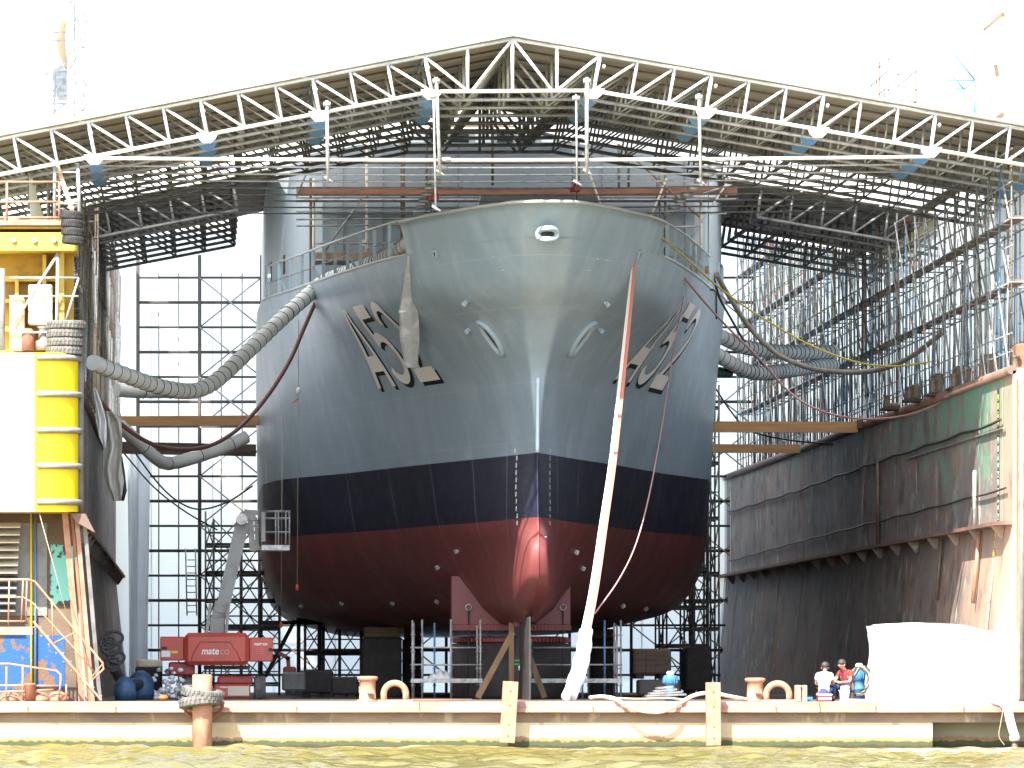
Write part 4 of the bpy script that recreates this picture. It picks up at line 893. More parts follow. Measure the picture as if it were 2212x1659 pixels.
# ---------------------------------------------------------------- scaffolding
def cyc(*names): return [M[n] for n in names]
SCM = cyc('galv_dark', 'galv_rust', 'galv_dark', 'galv', 'galv_dark', 'blue', 'galv_dark', 'galv_rust')
def run_scaffold(label, rows, Y0, nb, z0, ztop, levels, group, brace_row=0, seed=1, bay=2.57, plank=True, deckm='deckdark', braces=True, SCM=SCM, marks=True):
    rg = random.Random(seed); o = thing('scaffolding', label, 'scaffolding', ((rows[0] + rows[1]) / 2, Y0, z0), group)
    for j in range(nb + 1):
        y = Y0 + j * bay
        for x in rows:
            zt = ztop(x, y) + rg.uniform(-.5, .3); mt = SCM[rg.randrange(len(SCM))]; m = MB(); m.tube((x, y, z0), (x, y, zt), .026)
            z = z0 + .5
            while z < zt: m.tube((x, y, z), (x, y, z + .03), .055, 6); z += 1.0
            m.build('standard', mt, o, recalc=False)
        if j < nb:
            for f_ in (.25, .5, .75, .4): T('upright', (rows[1 if f_ != .4 else 0], y + bay * f_, z0), (rows[1 if f_ != .4 else 0] + rg.uniform(-.2, .2), y + bay * f_ + rg.uniform(-.1, .1), ztop(rows[1], y) + rg.uniform(-3, .2)), .02, SCM[rg.randrange(len(SCM))], o)
        for z in levels:
            if z < ztop(rows[0], y): T('transom', (rows[0], y, z), (rows[1], y, z), .024, SCM[rg.randrange(4)], o)
    for z in levels:
        ye = max([y for y in [Y0 + k * bay for k in range(nb + 1)] if z < ztop(rows[0], y) + .6] + [0]); ys = min([y for y in [Y0 + k * bay for k in range(nb + 1)] if z < ztop(rows[0], y) + .6] + [1e9])
        if ye <= ys: continue
        for x in rows:
            T('ledger', (x, ys - .1, z), (x, ye + .1, z), .026, SCM[rg.randrange(5)], o)
            T('guard_rail', (x, ys - .1, z + 1.0), (x, ye + .1, z + 1.0), .02, SCM[rg.randrange(5)], o)
            if x == rows[0]: T('knee_rail', (x, ys - .1, z + .5), (x, ye + .1, z + .5), .016, SCM[rg.randrange(5)], o)
        if plank:
            m = MB(); xa_ = rows[0] + (.08 if rows[1] > rows[0] else -.08); xb_ = rows[0] + (.5 if rows[1] > rows[0] else -.5); m.box(min(xa_, xb_), max(xa_, xb_), ys, ye, z + .035, z + .07); m.build('platform', M[deckm], o)
    if braces:
        for j in range(nb):
            for k in range(len(levels) - 1):
                y = Y0 + j * bay; za, zb = levels[k], levels[k + 1]
                if zb > ztop(rows[brace_row], y) + .4: continue
                x = rows[brace_row] + (.06 if rows[0] > rows[1] else -.06); p = Vector((x, y + bay + rg.uniform(-.15, .1), zb)); q = Vector((x, y + rg.uniform(-.1, .15), za)); m = MB(); m.tube(p, q, .024, mi=0)
                a = q.lerp(p, .1); b_ = q.lerp(p, .14)
                if marks and rg.random() < .55: m.tube(a, b_, .029, mi=1)
                m.build('brace', [SCM[rg.randrange(5)], M['orange']], o, recalc=False)
                if rg.random() < .5: T('brace', (rows[1], y, za), (rows[1], y + bay, zb), .022, SCM[rg.randrange(5)], o)
    return o
LV = [10.35, 12.75, 14.5, 16.4, 18.45, 20.5]
def rt(x, y): return 16.35 if y < 200 else (18.0 if y < 203 else 21.8)
for k, (Y0, nb) in enumerate(((172.4, 8), (193.05, 9), (216.3, 9), (239.5, 8))):
    run_scaffold(['nearest sunlit section of the scaffolding on the right dock wall', 'second section of the scaffolding on the right dock wall, behind the long dark hose', 'third section of the scaffolding on the right dock wall, beside the ship', 'farthest dark section of the scaffolding on the right dock wall'][k], (22.25, 23.15), Y0, nb, ZT + .12, rt, LV, 'scaffolding along the right dock wall', seed=11 + k, SCM=SCM if k else cyc('galv', 'galv', 'galv_dark', 'galv', 'galv', 'blue', 'galv', 'galv_rust'), deckm='deckdark' if k > 1 else 'plank')  # nearest section takes paler tubes so that it looks sunlit
def lt(x, y): return 15.6 if y < 200 else 18.5
for k, (Y0, nb) in enumerate(((174.5, 10), (200.3, 12), (231.3, 11))):
    run_scaffold(['nearest section of the scaffolding on the left dock wall behind the tyre stack', 'middle section of the scaffolding on the left dock wall', 'farthest section of the scaffolding on the left dock wall by the end sheeting'][k], (-3.3, -4.2), Y0, nb, ZT + .12, lt, LV, 'scaffolding along the left dock wall', seed=21 + k, marks=False, SCM=cyc('galv_rust', 'galv_dark', 'galv', 'galv_rust', 'cable_tan', 'galv_dark', 'galv_rust', 'galv'))
def tarp_wall(name, label, p0, p1, z0, z1, amp=.05, nz=10, mt='tarp', seam=2.57, solid=True):
    p0 = Vector(p0); p1 = Vector(p1); L = (p1 - p0).length; d_ = (p1 - p0) / L; nn = Vector((-d_.y, d_.x, 0)); n = max(4, int(L / .64)); rows = []
    for i in range(nz + 1):
        z = z0 + (z1 - z0) * i / nz; r = []
        for j in range(n + 1):
            s_ = L * j / n; r.append(p0 + d_ * s_ + nn * (amp * abs(math.sin(s_ * math.pi / seam)) * (1 + .4 * math.sin(z * 1.9 + s_)) + .02 * math.sin(3.1 * z + 2.2 * s_)) + Vector((0, 0, z)))
        rows.append(r)
    o = thing(name, label, 'tarpaulin', (p0.x, p0.y, z0)); MB().grid(rows).build('sheet', M[mt], o, recalc=False)
    m = MB(); k = 0
    for s_ in np.arange(0, L, seam): c = p0 + d_ * s_; m.tube(c + nn * -.03 + Vector((0, 0, z0)), c + nn * -.03 + Vector((0, 0, z1)), .02, 4)
    m.build('seam', M['galv'], o, recalc=False); return o
tarp_wall('tarpaulin_wall', 'white sheeting behind the nearer right scaffolding under the first roof', (23.7, 172.2, 0), (23.7, 200, 0), ZT - .2, 16.3, mt='tarp_open')
tarp_wall('tarpaulin_wall', 'tall white sheeting behind the farther right scaffolding', (23.75, 200, 0), (23.75, 264, 0), ZT - .2, 24, mt='tarp_open')
tarp_wall('tarpaulin_wall', 'white sheeting behind the nearer left scaffolding under the first roof', (-4.7, 200, 0), (-4.7, 174, 0), ZT - .2, 15.9)
tarp_wall('tarpaulin_wall', 'tall white sheeting behind the farther left scaffolding', (-4.75, 264, 0), (-4.75, 200, 0), ZT - .2, 24)
tarp_wall('tarpaulin_wall', 'pale translucent end sheeting closing the dock behind the ship', (23.7, 263.9, 0), (-4.7, 263.9, 0), ZD, 24, nz=18, amp=.03, mt='tarp_open')
# tall white sheeted housing behind the roofs
hz = thing('sheeted_housing', 'huge white sheeted housing rising behind the shed roof at the top', 'housing', (11, 222, 17.5))
rows = [[(x, 222 + .12 * math.sin(x * 1.2) * math.sin(z * .8), z) for x in np.linspace(-3.9, 26.3, 60)] for z in np.linspace(17.6, 30, 20)]
MB().grid(rows).build('front_sheet', M['tarp_solid'], hz, recalc=False)
for x in (-3.9, 26.3): MB().grid([[(x, y, z) for y in np.linspace(222, 264, 8)] for z in (24 if x < 0 else 17.6, 30)]).build('side_sheet', M['tarp'], hz, recalc=False)
MB().grid([[(x, y, 30.0) for x in np.linspace(-3.9, 26.3, 8)] for y in (222, 264)]).build('top_sheet', M['tarp'], hz, recalc=False)
m = MB()
for (xa, ya, xb, yb) in ((230, 135, 460, 137), (460, 135, 790, 139), (790, 138, 900, 138), (1420, 130, 1640, 152), (1640, 152, 1800, 152), (1800, 152, 1990, 148)):
    p, q = P(xa, 118 + (ya - 135) * .6, 221.85), P(xb, 118 + (yb - 135) * .6, 221.85); n = int((q - p).length / .12)
    for i in range(n):
        if (i * 7 + int(xa)) % 5: a = p.lerp(q, i / n); m.tube(a, a + Vector((.07, 0, .02 * math.sin(i))), .035, 4)
m.build('lashing', M['galv_dark'], hz)
for px in (570, 850, 1420, 1640, 1800, 1990): T('seam', P(px, 108, 221.85), P(px, -60, 221.85), .012, M['galv'], hz)
for px in (1640, 1800, 1990, 640): T('tie_strap', P(px + 16, 118, 221.8), P(px - 4, 134, 221.8), .02, M['orangecream'], hz)
# end scaffolding
es = thing('scaffolding', 'dark grid of scaffolding silhouetted against the end sheeting behind the ship', 'scaffolding', (8, 262.5, ZD))
Ye = 262.4; vx = [X(298, Ye) + 2.57 * i for i in range(-1, 11)]
for i, x in enumerate(vx): T('standard', (x, Ye, ZD), (x, Ye, 19.5), .08 if i in (1, 2) else .065, M['dark'], es)
k = 0; z = Z(1458, Ye)
while z < 19.3: T('ledger', (vx[1], Ye, z), (vx[-1], Ye, z), .065 if k % 2 else .05, M['dark'], es); z += 1.035; k += 1
for i in (2, 3, 5, 7, 9, 10):
    z = Z(1458, Ye)
    for q in range(8):
        a, b_ = (vx[i], Ye + .05, z), (vx[i + 1], Ye + .05, z + 2.07)
        T('brace', a, b_, .032, M['galv_dark'], es); T('brace', (vx[i + 1], Ye - .05, z), (vx[i], Ye - .05, z + 2.07), .032, M['galv_dark'], es); z += 2.07
for px in (343, 386, 478, 523): T('sheeting_tie', P(px, 1500, Ye + 1.2), P(px, 590, Ye + 1.2), .03, M['pipe_grey'], es)
m = MB(); x0, x1 = X(404, Ye - .4), X(425, Ye - .4)
m.tube((x0, Ye - .4, Z(1330, Ye)), (x0 - .06, Ye - .4, Z(1185, Ye)), .03).tube((x1, Ye - .4, Z(1330, Ye)), (x1 - .06, Ye - .4, Z(1185, Ye)), .03)
for i in range(9): z = Z(1322 - i * 14, Ye); m.tube((x0, Ye - .4, z), (x1, Ye - .4, z), .022)
m.build('ladder', M['galv_dark'], es)
# loose curtain at the left end corner
rows = []
for i in range(14):
    f = i / 13; z = 11.5 * (1 - f) + ZD * f + .05
    rows.append([(-3.0 + .95 * u + .08 * math.sin(9 * u + f * 2) + .25 * f * (1 - u) * 0, 262.0 + .25 * math.sin(14 * u + 2 * f), z) for u in np.linspace(0, 1, 18)])
tag(MB().grid(rows).build('curtain', M['tarp'], recalc=False), 'loose white curtain of sheeting hanging in the far left corner', 'curtain')
# stair and support towers beside and under the ship
def tower(label, pxs, Y, depth, ztop, step, r=.035, br=True, deck=True, z0=None, mt='galv_dark', seed=0):
    o = thing('scaffold_tower', label, 'scaffold tower', (X((pxs[0] + pxs[-1]) / 2, Y), Y, ZD)); rg = random.Random(seed); z0 = ZD if z0 is None else z0
    for px in pxs:
        for y in (Y, Y + depth): T('standard', (X(px, Y), y, z0), (X(px, Y), y, ztop + rg.uniform(-.2, .5)), r, M[mt], o)
    z = z0 + .35; k = 0
    while z < ztop:
        for y in (Y, Y + depth): T('ledger', (X(pxs[0], Y), y, z), (X(pxs[-1], Y), y, z), r * .9, M[mt], o); T('guard_rail', (X(pxs[0], Y), y, z + step * .5), (X(pxs[-1], Y), y, z + step * .5), r * .6, M[mt], o)
        if deck: MB().box(X(pxs[0], Y), X(pxs[-1], Y), Y + .08, Y + depth - .08, z + .035, z + .12).build('platform', M['deckdark'], o)
        if br and z + step < ztop + .3:
            for i in range(len(pxs) - 1): T('brace', (X(pxs[i], Y), Y - .04, z), (X(pxs[i + 1], Y), Y - .04, z + step), r * .7, M[mt], o); T('brace', (X(pxs[i + 1], Y), Y + depth + .04, z), (X(pxs[i], Y), Y + depth + .04, z + step), r * .7, M[mt], o)
        z += step; k += 1
    return o
tower('dark access scaffold tower left of the hull behind the boom lift', (444, 462, 520, 560, 604), 226, 1.6, Z(1128, 226), 1.0)
tower('dark low scaffold tower under the ship left of the dock blocks', (660, 700, 735, 782), 224, 2.0, Z(1350, 224), 1.1)
tower('dark tall scaffold tower right of the hull by the dock wall', (1478, 1500, 1535, 1553), 228, 1.8, Z(820, 228), 2.0, seed=3)
tower('dark braced scaffold tower under the right side of the hull', (1424, 1440, 1498, 1530), 221, 1.8, Z(1120, 221), 1.35, seed=4)
o = thing('scaffold_tower', 'heavy dark raking trestle under the left bilge', 'trestle', (X(600, 220), 220, ZD))
for a, b_ in (((573, 1462), (637, 1340)), ((640, 1340), (700, 1340)), ((645, 1500), (645, 1335)), ((690, 1500), (690, 1335)), ((560, 1345), (700, 1345))): MB().beam(P(*a, 220), P(*b_, 220), .14, .14, up=(0, 1, 0)).build('beam', M['dark'], o)
# working scaffold in front of the superstructure
bs = thing('scaffolding', 'working scaffold with brown toe boards across the front of the ship superstructure', 'scaffolding', (9.7, 197.6, 14.2)); Yb = 197.7
for k, (px, y0, y1, mt) in enumerate(((671, 618, 385, 'galv_rust'), (678, 600, 385, 'cream'), (792, 590, 280, 'cream'), (868, 545, 270, 'galv_rust'), (872, 545, 270, 'galv_rust'), (922, 470, 250, 'galv_dark'), (929, 470, 250, 'galv_dark'), (1064, 400, 215, 'galv_rust'), (1237, 420, 250, 'galv'), (1250, 420, 250, 'galv_dark'), (1337, 420, 300, 'galv_dark'), (1358, 420, 300, 'galv_dark'), (1420, 620, 385, 'galv_dark'), (1424, 520, 380, 'galv_dark'), (1437, 590, 340, 'galv_rust'), (1514, 560, 380, 'cream'), (1568, 425, 385, 'cream'))):
    T('standard', P(px, y0, Yb + (k % 2) * .3), P(px, y1, Yb + (k % 2) * .3), .045, M[mt], bs)
for k, (xa, xb, y, mt) in enumerate(((640, 1590, 431, 'galv'), (640, 1590, 300, 'galv_dark'), (672, 1240, 352, 'galv_rust'), (640, 870, 488, 'galv_dark'), (680, 870, 526, 'galv_dark'), (1430, 1515, 491, 'galv'), (640, 930, 457, 'galv_dark'), (640, 930, 474, 'galv_dark'), (1380, 1570, 461, 'galv'))):
    T('ledger', P(xa, y, Yb - .2), P(xb, y - (2 if k % 2 else 0), Yb - .2), .03, M[mt], bs)
for (xa, xb, y0, y1, mt) in ((640, 1000, 404, 424, 'toe'), (1000, 1200, 406, 424, 'toe'), (1200, 1440, 405, 424, 'toe'), (1442, 1592, 402, 422, 'toe'), (860, 1240, 262, 276, 'orangecream'), (682, 850, 546, 560, 'timber_prop'), (1440, 1530, 575, 592, 'timber_prop')):
    MB().box(X(xa, Yb), X(xb, Yb), Yb - .14, Yb - .1, Z(y1, Yb), Z(y0, Yb)).build('toe_board', M[mt], bs)
for (xa, xb, y) in ((640, 1595, 426), (860, 1240, 278), (682, 850, 562)): MB().box(X(xa, Yb), X(xb, Yb), Yb - .1, Yb + 1.0, Z(y + 6, Yb), Z(y + 1, Yb)).build('platform', M['deckdark'], bs)
for (a, b_, mt) in (((1290, 270), (1512, 470), 'timber_prop'), ((1258, 330), (1305, 465), 'cream'), ((640, 425), (672, 350), 'galv_dark'), ((780, 430), (700, 545), 'galv_dark'), ((1462, 560), (1580, 380), 'galv'), ((1405, 470), (1440, 385), 'cream'), ((1515, 420), (1590, 395), 'galv')):
    T('brace', P(*a, Yb - .25), P(*b_, Yb - .25), .035, M[mt], bs)
m = MB(); m.box(X(860, Yb - .3) , X(918, Yb - .3), Yb - .32, Yb - .3, Z(494, Yb), Z(488, Yb)); m.build('rolled_sheet', M['redp'], bs)
# ---------------------------------------------------------------- left wing end: yellow fender corner, machinery, stairs
we = thing('wing_end', 'end of the left dock wing with a yellow fendered corner above peeling brown steel', 'dock wing', (-4.5, 171, ZD))
Yw = 171.0; zt, zb = Z(762, Yw), Z(1105, Yw); xr = X(168, Yw)
cor = [(xr - 1.17, Yw), (xr - .75, Yw)] + [(xr - .75 + .75 * math.sin(a), Yw + .75 - .75 * math.cos(a)) for a in np.linspace(.15, math.pi / 2, 12)] + [(xr, Yw + 3.0)]
m = MB(); m.grid([[(x, y, z) for x, y in cor] for z in (zb, zt)]); b = len(m.v)
m.v += [(x, y, zb) for x, y in cor] + [(xr - 1.17, Yw + 3, zb)] + [(x, y, zt) for x, y in cor] + [(xr - 1.17, Yw + 3, zt)]; k = len(cor) + 1; m.face([b + i for i in range(k)]); m.face([b + k + i for i in range(k)][::-1])
m.build('yellow_corner', M['yellow'], we, label='yellow rounded corner')
m = MB(); m.box(-9, xr - 1.172, Yw - .003, Yw + 3, zb, zt - .003); m.build('cream_face', M['cream'], we)
yf = [772, 851, 929, 1006, 1084]
for y in yf:
    pts = [Vector((x, yy, Z(y, Yw))) for x, yy in [(X(80, Yw), Yw - .04)] + [(xr - .75 + .79 * math.sin(a), Yw + .75 - .79 * math.cos(a)) for a in np.linspace(0, math.pi / 2, 10)] + [(xr + .04, Yw + 1.4)]]
    f = MB().path(pts, .085, 10).build('rubber_fender', M['rubber_grey'], we)
    MB().tube(pts[0] - Vector((.012, 0, 0)), pts[0] + Vector((.0, 0, 0)), .05, 10).build('hollow_end', M['black'], f)
MB().tube((X(173, 171.9), 171.9, zb - .05), (X(173, 171.9), 171.9, zt), .1, 10).build('corner_pipe', M['pipe_grey'], we)
peel = mat('peeling_brown_paint', (.15, .095, .06), .75, 0, (.09, .065, .05), (1.5, 1.5, 1.5), (.4, .65), bump=.2)
def patch(name, base, col, thr):
    return mat(name, base, .7, 0, col, (1.1, 1.1, .8), thr, bump=.2, detail=4)
M['bluepeel'] = patch('blue_peeling_paint', (.15, .08, .045), (.01, .075, .24), (.46, .48)); M['turqpeel'] = patch('turquoise_peeling_paint', (.06, .05, .04), (.2, .55, .45), (.5, .52))
m = MB(); m.box(-9, X(165, 173.0), 173.1, 175.0, ZD, zb - .003); m.build('lower_plating', peel, we)
m = MB(); m.box(X(0, 173.1) - 3, X(140, 173.1), 173.085, 173.102, Z(1490, 173.1), Z(1372, 173.1)); m.build('blue_panel', M['bluepeel'], we)
m = MB(); m.prism([(X(108, 173.1), 173.08, Z(1305, 173.1)), (X(162, 173.1), 173.08, Z(1310, 173.1)), (X(158, 173.1), 173.08, Z(1180, 173.1)), (X(110, 173.1), 173.08, Z(1175, 173.1))], (0, .015, 0)); m.build('turquoise_panel', M['turqpeel'], we)
m = MB(); m.box(X(0, 173.1) - 2, X(102, 173.1), 173.06, 173.11, Z(1330, 173.1), Z(1130, 173.1)); m.build('grey_panel', M['pipe_grey'], we)
for i in range(12):
    y = 1138 + i * 16.5; z = Z(y, 172.6); m = MB(); m.prism([(X(0, 172.6) - 2, 172.5, z), (X(0, 172.6) - 2, 173.05, z + .13), (X(0, 172.6) - 2, 173.05, z + .1), (X(0, 172.6) - 2, 172.5, z - .03)], (X(44 - i * 1.0, 172.6) - X(0, 172.6) + 2, 0, 0)); m.build('louvre', M['cream'] if i < 7 else M['pipe_grey'], we)
for px, c_ in ((68, 'yellow'), (77, 'blue')): T('pipe', P(px, 1515, 173.0), P(px - 1, 1110, 173.0), .03, M[c_], we, 8)
for (a, b_, w, mt) in (((140, 1105), (178, 1515), .16, 'bollard'), ((165, 1112), (200, 1515), .12, 'pontoon_top'), ((182, 1120), (216, 1515), .11, 'pipe_grey'), ((155, 1110), (192, 1515), .07, 'rust')):
    MB().beam(P(*a, 171.9), P(*b_, 172.6), w, .12, up=(0, 1, 0)).build('edge_pipe' if mt == 'pipe_grey' else 'edge_plate', M[mt], we)
m = MB(); m.prism([P(150, 1108, 171.5), P(185, 1110, 171.5), P(205, 1150, 171.5), P(165, 1128, 171.5)], (0, 1.5, 0)); m.build('gusset', M['ledge'], we)
T('rope', P(84, 1105, 171.1), P(160, 1385, 171.1), .012, M['cable_tan'], we)
# coiled hose on the wing edge
m = MB()
for (px, py, r) in ((232, 1388, .22), (247, 1378, .24), (240, 1400, .25), (252, 1420, .22), (243, 1432, .2)): m.torus(P(px, py, 178), r, .045, 18, 6, axis='y', ex=.75)
pts = pathP([(245, 1440, 178), (262, 1468, 179), (290, 1478, 181), (320, 1474, 183)]); m.path(spline(pts, 8), .16, 8)
tag(m.build('coiled_hose', M['cable']), 'dark ribbed hose coiled at the foot of the left dock wall', 'hose')
# stairs and rails
st = thing('stairs', 'steep orange steel stairs with handrails at the left end of the dock', 'stairs', P(150, 1512, 170.7))
Ys = 170.75
for dy in (0, .75): MB().beam(P(72, 1342, Ys + dy), P(219, 1512, Ys + dy), .05, .2, up=(0, 1, 0)).build('stringer', M['bollard'], st)
for i in range(9): f = (i + .5) / 9; c = P(72 + 147 * f, 1345 + 167 * f, Ys); MB().box(c.x - .12, c.x + .12, Ys + .03, Ys + .72, c.z - .02, c.z + .01).build('tread', M['bollard'], st)
MB().box(X(-40, Ys), X(70, Ys), Ys - .02, Ys + .78, Z(1371, Ys), Z(1354, Ys)).build('landing', M['pontoon_top'], st)
for k, pts in enumerate(([(-40, 1252), (62, 1252), (75, 1256), (165, 1365), (222, 1432), (224, 1445), (200, 1468)], [(-40, 1290), (50, 1290), (70, 1302), (160, 1400), (205, 1452)], [(-40, 1342), (55, 1342)])):
    MB().path(pathP([(a, b_, Ys - .03) for a, b_ in pts]), .024 if k else .03, 8).build('handrail', M['bollard'], st)
for a, b_ in (((50, 1252), (46, 1345)), ((58, 1252), (56, 1345)), ((165, 1365), (115, 1390)), ((222, 1434), (196, 1465)), ((112, 1300), (115, 1390)), ((20, 1252), (18, 1350))): T('rail_post', P(*a, Ys - .03), P(*b_, Ys - .03), .022, M['bollard'], st)
rl = thing('railing', 'low bent orange pipe railing at the far left of the deck', 'railing', P(60, 1512, 170.5))
for pts in ([(-30, 1434), (20, 1434), (100, 1446), (122, 1449), (131, 1457), (131, 1475), (126, 1512)], [(-30, 1480), (126, 1482)], [(-30, 1496), (115, 1490)]): MB().path(pathP([(a, b_, 170.6) for a, b_ in pts]), .028, 8).build('rail', M['bollard'], rl)
for px in (14, 49, 143): T('rail_post', P(px, 1512, 170.6), P(px, 1440 if px < 100 else 1478, 170.6), .025, M['bollard'], rl)
o = thing('small_bollard', 'short rusty red bollard inside the low railing at the far left', 'bollard', (X(65, 170.5), 170.55, ZD))
MB().lathe((X(65, 170.55), 170.55, ZD), [(.15, 0), (.15, .44), (.165, .45), (.165, .49), (.1, .5)], 18).build('post', M['rust'], o)
m = MB(); rg = random.Random(9)
for k, (px, py, s_) in enumerate(((20, 1498, .35), (75, 1492, .5), (125, 1494, .35))): m.lathe(P(px, 1515, 171.0) + Vector((0, 0, 0)), [(s_, 0), (s_ * .9, .12), (s_ * .5, .24), (.05, .28)], 9)
tag(m.build('rubble_heap', M['bollard']), 'low heap of orange rusty scrap behind the railing at the far left', 'heap')
# tyres
for i in range(4):
    c = P(141 + (2 if i == 3 else (-1 if i == 0 else 0)), 758 - i * 18.6, 171.6); o = tyre_mesh(MB(), c, .5 + (.02 if i == 3 else 0), .225, (0, 0, 1)).build('tyre', M['tyre'])
    tag(o, f'{["lowest", "second from the bottom", "third from the bottom", "topmost"][i]} tyre in the flat stack on the yellow corner', 'tyre', 'stacked tyres on the yellow corner')
for i in range(4):
    c = P(158 - i * 1.2, 519 - i * 18, 171.2); o = tyre_mesh(MB(), c, .3, .22, (.08, 0, 1)).build('tyre', M['black'])
    tag(o, f'{["lowest", "second from the bottom", "third from the bottom", "topmost"][i]} black tyre of the bundle hung beside the yellow platform', 'tyre', 'hung black tyres by the yellow platform')
# yellow machinery platform
pf = thing('crane_platform', 'yellow crane platform with grating, beams and pink railing at the top left', 'platform', P(60, 690, 172))
Yp = 172.0
MB().box(X(-60, Yp), X(166, Yp), Yp, Yp + 2.6, Z(541, Yp), Z(502, Yp)).build('main_beam', M['ochre'], pf)
MB().box(X(-60, Yp), X(168, Yp), Yp - .12, Yp + 2.6, Z(487, Yp), Z(475, Yp)).build('deck_edge', M['pontoon_top'], pf)
for i in range(14): MB().box(X(-60, Yp), X(140, Yp), Yp + i * .18, Yp + i * .18 + .09, Z(494, Yp), Z(489, Yp)).build('grating_bar', M['yellow_dirty'], pf)
MB().box(X(-60, Yp), X(157, Yp), Yp + 1.6, Yp + 1.7, Z(758, Yp), Z(541, Yp)).build('back_plate', M['yellow_dirty'], pf)
for px0, px1, y0, y1 in ((122, 137, 541, 758), (30, 38, 590, 758), (90, 98, 545, 690)): MB().box(X(px0, Yp), X(px1, Yp), Yp + .9, Yp + 1.5, Z(y1, Yp), Z(y0, Yp)).build('column', M['ochre'], pf)
for y, w in ((590, 12), (640, 8), (700, 10)): MB().box(X(-60, Yp), X(140, Yp), Yp + 1.2, Yp + 1.5, Z(y + w, Yp), Z(y, Yp)).build('rib', M['ochre'], pf)
for pts in ([(-30, 400), (0, 393), (128, 393)], [(-30, 436), (128, 436)], [(-30, 470), (128, 470)]): MB().path(pathP([(a, b_, Yp - .1) for a, b_ in pts]), .03, 8).build('rail', M['bollard'], pf)
for px in (15, 128, -20): T('rail_post', P(px, 476, Yp - .1), P(px, 393, Yp - .1), .035, M['bollard'], pf, 8)
MB().beam(P(122, 352, Yp + .3), P(162, 474, Yp + .3), .12, .12, up=(0, 1, 0)).build('cream_strut', M['orangecream'], pf)
for a, b_, r in (((118, 350), (118, 475), .05), ((168, 352), (172, 475), .055), ((118, 372), (172, 372), .03), ((118, 440), (172, 440), .03)): T('tube', P(*a, Yp + .1), P(*b_, Yp + .1), r, M['galv'], pf)
for a, b_, r, mt in (((125, 548), (30, 700), .045, 'galv'), ((125, 545), (122, 755), .05, 'galv'), ((20, 600), (170, 600), .03, 'galv'), ((20, 640), (170, 640), .03, 'galv'), ((20, 718), (130, 718), .03, 'galv'), ((170, 600), (140, 700), .035, 'galv'), ((5, 580), (5, 757), .08, 'pipe_grey')): T('scaffold_tube', P(*a, Yp + .2), P(*b_, Yp + .2), r, M[mt], pf)
MB().bbox(X(20, Yp), X(52, Yp), Yp + .3, Yp + 1.1, Z(756, Yp), Z(640, Yp), .05).build('motor_housing', M['orangecream'], pf); MB().bbox(X(60, Yp), X(112, Yp), Yp + .5, Yp + 1.1, Z(700, Yp), Z(612, Yp), .04).build('gear_box', M['cream'], pf)
MB().lathe(P(95, 757, Yp + .4), [(.24, 0), (.24, .25), (.15, .3), (.15, .6), (.2, .65)], 16).build('pump', M['pipe_grey'], pf); MB().lathe(P(60, 757, Yp + .4), [(.2, 0), (.2, .5), (.1, .6)], 16).build('pump', M['rust'], pf)
for px in (30, 75, 118): MB().lathe(P(px, 520, Yp - .02), [(.05, 0), (.08, .04), (.05, .08)], 8, axis='y').build('lamp', M['galv'], pf)
# canvas rags on the left wall
def rag(label, outline, Y, mt, seed):
    rows = []; rg = random.Random(seed); n = len(outline)
    for k in range(30):
        f = k / 29 * (n - 1); i = min(n - 2, int(f)); g_ = f - i; y = outline[i][0] + (outline[i + 1][0] - outline[i][0]) * g_; xa = outline[i][1] + (outline[i + 1][1] - outline[i][1]) * g_; xb = outline[i][2] + (outline[i + 1][2] - outline[i][2]) * g_
        rows.append([P(xa + (xb - xa) * u, y, Y) + Vector((0, .16 * math.sin(11 * u + 1.3 * math.sin(k * .35) + seed) + .05 * math.sin(k * 1.1 + 17 * u), 0)) for u in np.linspace(0, 1, 16)])
    tag(MB().grid(rows).build('canvas_rag', M[mt], recalc=False), label, 'canvas')
rag('torn pale canvas hanging from the left dock wall below the yellow corner', [(888, 226, 240), (905, 226, 262), (950, 224, 265), (1000, 222, 262), (1040, 228, 268), (1082, 240, 262)], 178, 'rag', 1)
rag('white plastic strip hanging above the torn pale canvas', [(838, 201, 207), (870, 205, 220), (910, 207, 230), (945, 214, 230), (968, 224, 228)], 177, 'tarp_solid', 2)
rag('dark torn cloth hanging behind the pale canvas', [(985, 252, 264), (1020, 255, 270), (1060, 258, 274), (1082, 262, 268)], 179.5, 'dark', 3)
# ---------------------------------------------------------------- boom lift
Yl = 187.0
bl_ = thing('boom_lift', 'red boom lift with raised grey boom and work basket parked left of the hull', 'boom lift', (X(470, Yl), Yl + 1, ZD))
def lb(x0, x1, y0, y1, Ya, Yb_, c=.04): return MB().bbox(X(x0, Yl), X(x1, Yl), Ya, Yb_, Z(y1, Yl), Z(y0, Yl), c)
tt = lb(398, 538, 1367, 1437, Yl - .25, Yl + 1.6, .12).build('turntable_cover', M['liftred'], bl_)
m = MB(); m.path([P(a, b_, Yl - .255) for a, b_ in ((413, 1427), (418, 1410), (433, 1387), (497, 1387), (512, 1410), (520, 1427))], .012, 6); m.build('panel_crease', M['redp'], tt)
lb1 = lb(346, 398, 1375, 1427, Yl - .05, Yl + 1.3, .03).build('side_box', M['liftred'], bl_); lb2 = lb(538.5, 589.5, 1377, 1429, Yl - .05, Yl + 1.3, .03).build('side_box', M['liftred'], bl_)
lb(364, 421, 1430, 1459, Yl + .1, Yl + 1.2, .05).build('counterweight', M['redp'], bl_); lb(440, 540, 1438, 1446, Yl + .1, Yl + 1.2, .02).build('slew_ring', M['dark'], bl_)
lb(470, 546, 1460, 1478, Yl - .05, Yl + 2.2, .05).build('chassis', M['redp'], bl_); ch = lb(462, 541, 1478, 1508, Yl - .15, Yl + 2.2, .05).build('axle_box', M['liftred'], bl_)
